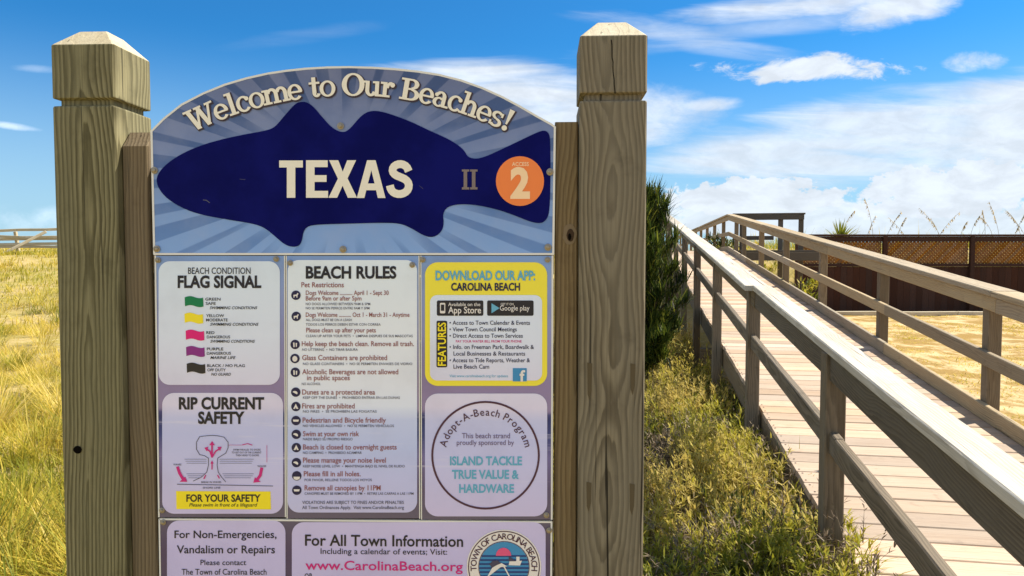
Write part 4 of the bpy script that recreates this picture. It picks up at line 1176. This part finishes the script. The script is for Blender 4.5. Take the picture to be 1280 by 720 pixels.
for tri_ in ([(140, 487), (178, 488), (168, 462)], [(508, 492), (545, 488), (516, 465)], [(288, 305), (316, 305), (302, 284)], [(264, 318), (284, 312), (276, 336)], [(350, 312), (328, 314), (342, 334)], [(294, 397), (310, 397), (302, 380)]): pm.poly(Z4(tri_))
pm.line(Z4([(455, 303), (480, 297), (502, 304)]), 1.0); pm.line(Z4([(385, 304), (455, 304)]), .4); pm.line(Z4([(576, 305), (576, 390)]), .5)
pm.build('current_arrows', INK['magenta'], pl_l)
pm = PM(.0014); pm.poly([(220.5, 613.5), (338.5, 614), (339, 636.5), (221, 636)]); pm.build('yellow_banner', INK['yellow'], pl_l)
pm = PM(.0020); write(pm, 'FOR YOUR SAFETY', 233.5, 326, 626.6, 8.6, .026); write(pm, 'Please swim in front of a lifeguard', 237, 322, 632.8, 4.2, .004, .25); pm.build('banner_lettering', INK['black'], pl_l)

# beach rules card
card(pl_m, 359.8, 325, 521.5, 640.5, 14, M['rulescard'], 'rules_card')
pm = PM(.0016); write(pm, 'BEACH RULES', 382.5, 495.7, 347.6, 14.2, .036); pm.build('card_heading', INK['black'], pl_m)
for tx, a, b, base_, cp in (
        ('Pet Restrictions', 377, 430, 359, 6.2), ('Dogs Welcome ........... April 1 - Sept 30', 382.5, 486, 368.6, 5.4), ('Before 9am or after 5pm', 382.5, 452, 375.5, 5.4),
        ('Dogs Welcome ........... Oct 1 - March 31 - Anytime', 382.5, 512, 396, 5.4), ('Please clean up after your pets', 383, 470, 415.3, 5.6),
        ('Help keep the beach clean. Remove all trash.', 377.5, 517.5, 432.5, 6.0), ('Glass Containers are prohibited', 378, 484, 450, 6.2),
        ('Alcoholic Beverages are not allowed', 378, 498, 467.6, 6.2), ('in public spaces', 384, 437.5, 475, 6.0), ('Dunes are a protected area', 378, 469, 493, 6.2),
        ('Fires are prohibited', 378, 443.5, 510.3, 6.2), ('Pedestrian and Bicycle friendly', 378.5, 482.5, 528, 6.2), ('Swim at your own risk', 379, 449, 545, 6.2),
        ('Beach is closed to overnight guests', 379, 496, 561.6, 6.2), ('Please manage your noise level', 379, 482.5, 578, 6.2), ('Please fill in all holes.', 380, 451, 595, 6.2), ('Remove all canopies by 11PM', 381, 476, 612.6, 6.2)):
    rl = PM(.0016); write(rl, tx, a, b, base_, cp, .012); rl.build('rule_line', INK['brown'], pl_m)
for tx, a, b, base_ in (
        ('NO DOGS ALLOWED BETWEEN 9AM & 5PM', 382.5, 463, 381.4), ('NO SE PERMITEN PERROS ENTRE 9AM Y 5PM', 382.5, 462, 386.7), ('ALL DOGS MUST BE ON A LEASH', 382.5, 440, 401.3),
        ('TODOS LOS PERROS DEBEN ESTAR CON CORREA', 382.5, 476, 407), ('CLEAN UP AFTER YOUR PETS  \u2022  LIMPIAR DESPUES DE SUS MASCOTAS', 382.5, 516, 421.4), ('NO LITTERING  \u2022  NO TIRAR BASURA', 378, 447.5, 438.4),
        ('NO GLASS CONTAINERS  \u2022  NO SE PERMITEN ENVASES DE VIDRIO', 379, 515.5, 456.2), ('NO ALCOHOL', 377.5, 401, 481.2), ('KEEP OFF THE DUNES  \u2022  PROHIBIDO ENTRAR EN LAS DUNAS', 379, 500, 498.4),
        ('NO FIRES  \u2022  SE PROHIBEN LAS FOGATAS', 379, 471, 515.6), ('NO VEHICLES ALLOWED  \u2022  NO SE PERMITEN VEHICULOS', 379, 492.5, 533.6), ('NADE BAJO SU PROPIO RIESGO', 379, 441, 550.2),
        ('NO CAMPING  \u2022  PROHIBIDO ACAMPAR', 379, 452.5, 567.2), ('KEEP NOISE LEVEL LOW  \u2022  MANTENGA BAJO EL NIVEL DE RUIDO', 379, 506, 584), ('POR FAVOR, RELLENE TODOS LOS HOYOS', 381, 465, 601.2),
        ('CANOPIES MUST BE REMOVED BY 11PM  \u2022  RETIRE LAS CARPAS A LAS 11PM', 381, 517, 618.2)):
    ru = PM(.0016); write(ru, tx, a, b, base_, 3.0, .006); ru.build('small_print', INK['grey'], pl_m)
ru = PM(.0016); write(ru, 'VIOLATIONS ARE SUBJECT TO FINES AND/OR PENALTIES', 378, 505, 629.6, 3.8, .008); write(ru, 'All Town Ordinances Apply.  Visit www.CarolinaBeach.org', 378, 505, 636, 4.0, .006)
ru.build('small_print', INK['grey'], pl_m)
for i, (x0, yv) in enumerate(((370.2, 369), (370.6, 395.4), (369.2, 430.5), (369, 448), (369.4, 465.2), (370, 490), (370.2, 508), (370.3, 525.5), (370.6, 542.7), (370.7, 559.3), (370.8, 578), (371.2, 594.5), (371.3, 612.5))):
    pm = PM(.0016); pm.disc(x0, yv, 5.9, n=22); pm.build('rule_icon', INK['navy'], pl_m); wi = PM(.0022)
    if i in (0, 1): wi.poly([(x0 - 3, yv - .5), (x0 + 1, yv - 1), (x0 + 2, yv - 3), (x0 + 3.4, yv - 2), (x0 + 2.2, yv + .2), (x0 + 2, yv + 3), (x0 + 1, yv + 3), (x0 + .8, yv + 1), (x0 - 1.5, yv + 1), (x0 - 1.8, yv + 3), (x0 - 2.8, yv + 3)])
    elif i in (2, 4): wi.poly([(x0 - 2.4, yv - 2.5), (x0 - .6, yv - 2.5), (x0 - .4, yv + 3.2), (x0 - 2, yv + 3.2)]); wi.poly([(x0 + .8, yv - 2), (x0 + 2.6, yv - 2), (x0 + 2.2, yv + 3), (x0 + 1, yv + 3)])
    elif i == 3: wi.disc(x0, yv + .3, 3.2, 3.6, 12)
    elif i in (6, 9): wi.poly([(x0, yv - 3.6), (x0 + 3.2, yv + 2.8), (x0 + .8, yv + 2.8), (x0, yv + .5), (x0 - .8, yv + 2.8), (x0 - 3.2, yv + 2.8)])
    elif i in (7, 12): wi.poly([(x0 - 3.8, yv - 1.3), (x0 + 3.8, yv - 1.3), (x0 + 3, yv + 1.3), (x0 - 3, yv + 1.3)])
    elif i == 11: wi.poly([(x0 - 4, yv + 1), (x0 + 4.4, yv + 1), (x0 + 3.6, yv + 4), (x0, yv + 5.2), (x0 - 3.4, yv + 4)])
    else: wi.disc(x0 - 1, yv + 1, 3.4, 2.6, 9, -40, 150)
    wi.build('icon_symbol', INK['white'], pl_m)

# app card
card(pl_r, 531.3, 327.8, 684, 482.3, 16, M['yellowcard'], 'app_card')
card(pl_r, 537.6, 368.8, 677.6, 475.5, 9, M['card'], 'app_card_face', .0014)
pm = PM(.0020); write(pm, 'DOWNLOAD OUR APP:', 544.5, 669, 350, 11.2, .034); write(pm, 'Visit www.carolinabeach.org for updates', 562, 635, 471.3, 3.2, .004)
pm.build('app_heading', INK['teal'], pl_r)
pm = PM(.0020); write(pm, 'CAROLINA BEACH', 564, 650, 363, 9.0, .030); pm.build('app_lettering', INK['navy'], pl_r)
for tx, a, b, base_ in (('\u2022 Access to Town Calendar & Events', 562, 662.5, 405.8), ('\u2022 View Town Council Meetings', 562, 646, 414), ('\u2022 Direct Access to Town Services', 562, 653.5, 422), ('\u2022 Info. on Freeman Park, Boardwalk &', 562, 667.5, 436), ('Local Businesses & Restaurants', 567, 656.5, 444.3), ('\u2022 Access to Tide Reports, Weather &', 562, 662.5, 452.6), ('Live Beach Cam', 567, 611.5, 460.6)):
    pm = PM(.0020); write(pm, tx, a, b, base_, 5.0, .010); pm.build('app_line', INK['navy'], pl_r)
pm = PM(.0020); write(pm, 'PAY YOUR WATER BILL FROM YOUR PHONE', 570, 652, 428, 3.0, .012); pm.build('app_note', INK['magenta'], pl_r)
for a, b in ((546.2, 604.3), (609, 667)):
    pm = PM(.0020); pm.poly(rrect(a, 375.5, b, 394.6, 2, 3)); pm.build('store_badge', INK['black'], pl_r)
pm = PM(.0028); write(pm, 'Available on the', 560.5, 600.5, 382.4, 4.2, .006); write(pm, 'App Store', 560.5, 601.5, 391.4, 8.0, .012); pm.build('badge_lettering', INK['white'], pl_r); pm = PM(.0028); pm.poly(rrect(550.2, 378.5, 556.8, 391.5, 1.2, 2)); pm.build('phone_mark', INK['white'], pl_r); pm = PM(.0028); write(pm, 'GET IT ON', 626, 642, 381.5, 2.8, .006); write(pm, 'Google play', 625, 662, 388, 6.2, .004); pm.build('badge_lettering', INK['white'], pl_r)
pm = PM(.0032); pm.poly([(551.4, 380.6), (555.6, 380.6), (555.6, 388.4), (551.4, 388.4)]); pm.build('phone_screen', INK['black'], pl_r)
pm = PM(.0028); pm.poly([(614.5, 379), (624.5, 385), (614.5, 391.5)]); pm.build('play_triangle', INK['skyblue'], pl_r)
pm = PM(.0020); pm.poly(rrect(545.8, 400.8, 559.2, 459, 2, 3)); pm.build('features_tab', INK['black'], pl_r)
v, f = glyphs('FEATURES', .02); pm = PM(.0028); a_, b_ = v[:, 0].min(), v[:, 0].max(); cpx = glyphs('H')[0][:, 1].max()
pm.tri([sp(557.4 - (y_ / cpx * 9.4) * -1 - 9.4 if False else 547.8 + 9.6 - (1 - y_ / cpx) * 0 - (9.6 - 9.6 * (1 - y_ / cpx)) , 457 - (x_ - a_) / (b_ - a_) * 54) for x_, y_ in v], f)
pm.build('features_lettering', INK['yellow'], pl_r)
pm = PM(.0020); pm.poly([(641, 460), (658.5, 460), (658.5, 476.5), (641, 476.5)]); pm.build('blue_square', INK['seablue'], pl_r)
pm = PM(.0028); write(pm, 'f', 649.5, 656.5, 476, 13, .03); pm.build('square_letter', INK['white'], pl_r)

# round beach program card
card(pl_r, 531.3, 491.8, 684, 645.3, 16, M['card'], 'program_card')
pm = PM(.0016); pm.ring(607, 568.8, 65.3, 67.8); write_arc(pm, 'Adopt-A-Beach Program', 607, 569.5, 50.2, -79, 79, 9.0, .006, .95); pm.build('program_ring', INK['maroon'], pl_r)
pm = PM(.0016); write(pm, 'This beach strand', 577.5, 637.5, 547.6, 6.4, .004); write(pm, 'proudly sponsored by', 571, 642.5, 556, 6.2, .004); pm.build('program_text', INK['plum'], pl_r)
pm = PM(.0016); write(pm, 'ISLAND TACKLE', 562.5, 652.5, 581, 10.3, .03); write(pm, 'TRUE VALUE &', 565, 648.5, 598, 10.4, .03); write(pm, 'HARDWARE', 574, 642.5, 615.4, 10, .03); pm.build('sponsor_lettering', INK['teal'], pl_r)

# bottom cards
pm = PM(.0008); pm.poly(rrect(209, 650.5, 357, 792, 15)); pm.build('contact_card', M['card'], pl_b)
pm = PM(.0016); write(pm, 'For Non-Emergencies,', 218.5, 346, 672.2, 9.2, .010); write(pm, 'Vandalism or Repairs', 221.5, 344, 691.2, 9.6, .010); write(pm, 'Please contact', 251, 308, 706, 6.6, .004); write(pm, 'The Town of Carolina Beach', 227.5, 333.5, 718, 7.2, .004); write(pm, 'Operations Department', 234, 327, 731, 7.2, .004); pm.build('contact_lettering', INK['black'], pl_b)
pm = PM(.0008); pm.poly(rrect(365, 652.5, 682, 796, 15)); pm.build('town_card', M['card'], pl_b)
pm = PM(.0016); write(pm, 'For All Town Information', 381.5, 579, 681.5, 13.4, .016, 0, 683); write(pm, 'Including a calendar of events; Visit:', 401, 559, 692, 7.0, .004, 0, 693); pm.build('town_lettering', INK['black'], pl_b); pm = PM(.0016); write(pm, 'OR', 381, 391, 723.5, 7, .01); pm.build('town_lettering', INK['black'], pl_b)
pm = PM(.0016); write(pm, 'www.CarolinaBeach.org', 382, 578.5, 711.5, 11.2, .012, 0, 713.5); pm.build('web_lettering', INK['magenta'], pl_b)
pm = PM(.0014); pm.disc(630, 708, 46.5, n=56); pm.build('town_seal', INK['white'], pl_b)
pm = PM(.0020); pm.ring(630, 708, 43.6, 44.8); pm.ring(630, 708, 31.2, 32); write_arc(pm, 'TOWN OF CAROLINA BEACH', 630, 708, 34.4, -98, 98, 7.2, .012); pm.build('seal_lettering', INK['maroon'], pl_b)
pm = PM(.0020); pm.disc(630, 708, 31, n=44); pm.build('seal_sea', INK['seablue'], pl_b)
pm = PM(.0026)
for yv in (694.5, 699.5, 704.5, 709.5, 714.5, 719.5, 724.5):
    hwid = math.sqrt(max(0, 30.5 ** 2 - (yv - 708) ** 2)); pm.line([(630 - hwid, yv), (630 + hwid, yv)], 2.2)
pm.build('seal_waves', INK['deepblue'], pl_b)
pm = PM(.0030); pm.disc(629.5, 694, 9.5, 10, 20, 0, 180); pm.build('seal_sun', INK['pink'], pl_b)
pm = PM(.0034); pm.poly([(637, 700.5), (652.5, 700), (650, 706), (636, 705.5)]); pm.poly([(645.5, 695), (649.5, 695), (649.5, 700.6), (645.5, 700.6)]); pm.poly([(608, 722), (617, 706), (614, 702), (621, 699.5), (628, 703.5), (634, 707), (626, 708), (618, 714)]); pm.line([(630, 707), (637, 720)], 1.6); pm.build('seal_swimmer', INK['white'], pl_b)
pm = PM(.0038); pm.poly([(612, 704), (616, 700), (622, 699.5), (627, 703), (620, 706), (615, 709)]); pm.poly([(636, 694), (643, 699), (645, 700.6), (636, 700.6)]); pm.build('seal_shade', INK['boat'], pl_b)

# marks on the timber
def mark_disc(px, py, rx, rz, yl, m, name, par, lift):
    u, z = sp(px, py, yl); mb = MB(); n = 18
    mb.add([(u + rx * math.cos(6.2832 * i / n) * rnd.uniform(.9, 1.1), yl - lift, z + rz * math.sin(6.2832 * i / n)) for i in range(n)], [tuple(range(n))])
    return mb.build(name, m, par)


pl_right = [c_ for c_ in sg.children if c_.name.startswith('side_plank')][1]
mark_disc(97.5, 562, .0095, .0085, -.012, M['hole'], 'bored_hole', posts[0], .0012)
mark_disc(712, 293, .0145, .022, .009, M['knotring'], 'knot', pl_right, .0010); mark_disc(713, 294, .008, .0135, .009, M['knot'], 'knot_heart', pl_right, .0016)
mark_disc(712, 296, .0035, .007, .009, M['hole'], 'knot_crack', pl_right, .0022)
for px_, pyt, pyb in ((737, 453, 500), (791, 454, 494), (736, 602, 640), (790, 604, 644)):
    u0, z0 = sp(px_ - 3, pyt, -.012); u1, z1 = sp(px_ + 3, pyb, -.012); mb = MB()
    mb.add([(u0, -.0130, z0), (u1, -.0130, z0 - .002), (u1 - .001, -.0130, z1 + .02), ((u0 + u1) / 2, -.0130, z1), (u0 + .001, -.0130, z1 + .012)], [(0, 4, 3, 2, 1)])
    mb.build('dark_stain', M['stain'], posts[1])
u0, z0 = sp(764, 46, -.012); u1, z1 = sp(768, 200, -.012)
mb = MB(); pts = [(u0 + rnd.uniform(-.0007, .0007) + (u1 - u0) * i / 12, z0 - .006 + (1.96 - z0) * i / 12) for i in range(13)]
mb.add([(u - .0009, -.0128, z) for u, z in pts] + [(u + .0009, -.0128, z) for u, z in pts], [(i, 13 + i, 14 + i, i + 1) for i in range(12)]); mb.build('drying_crack', M['hole'], posts[1])
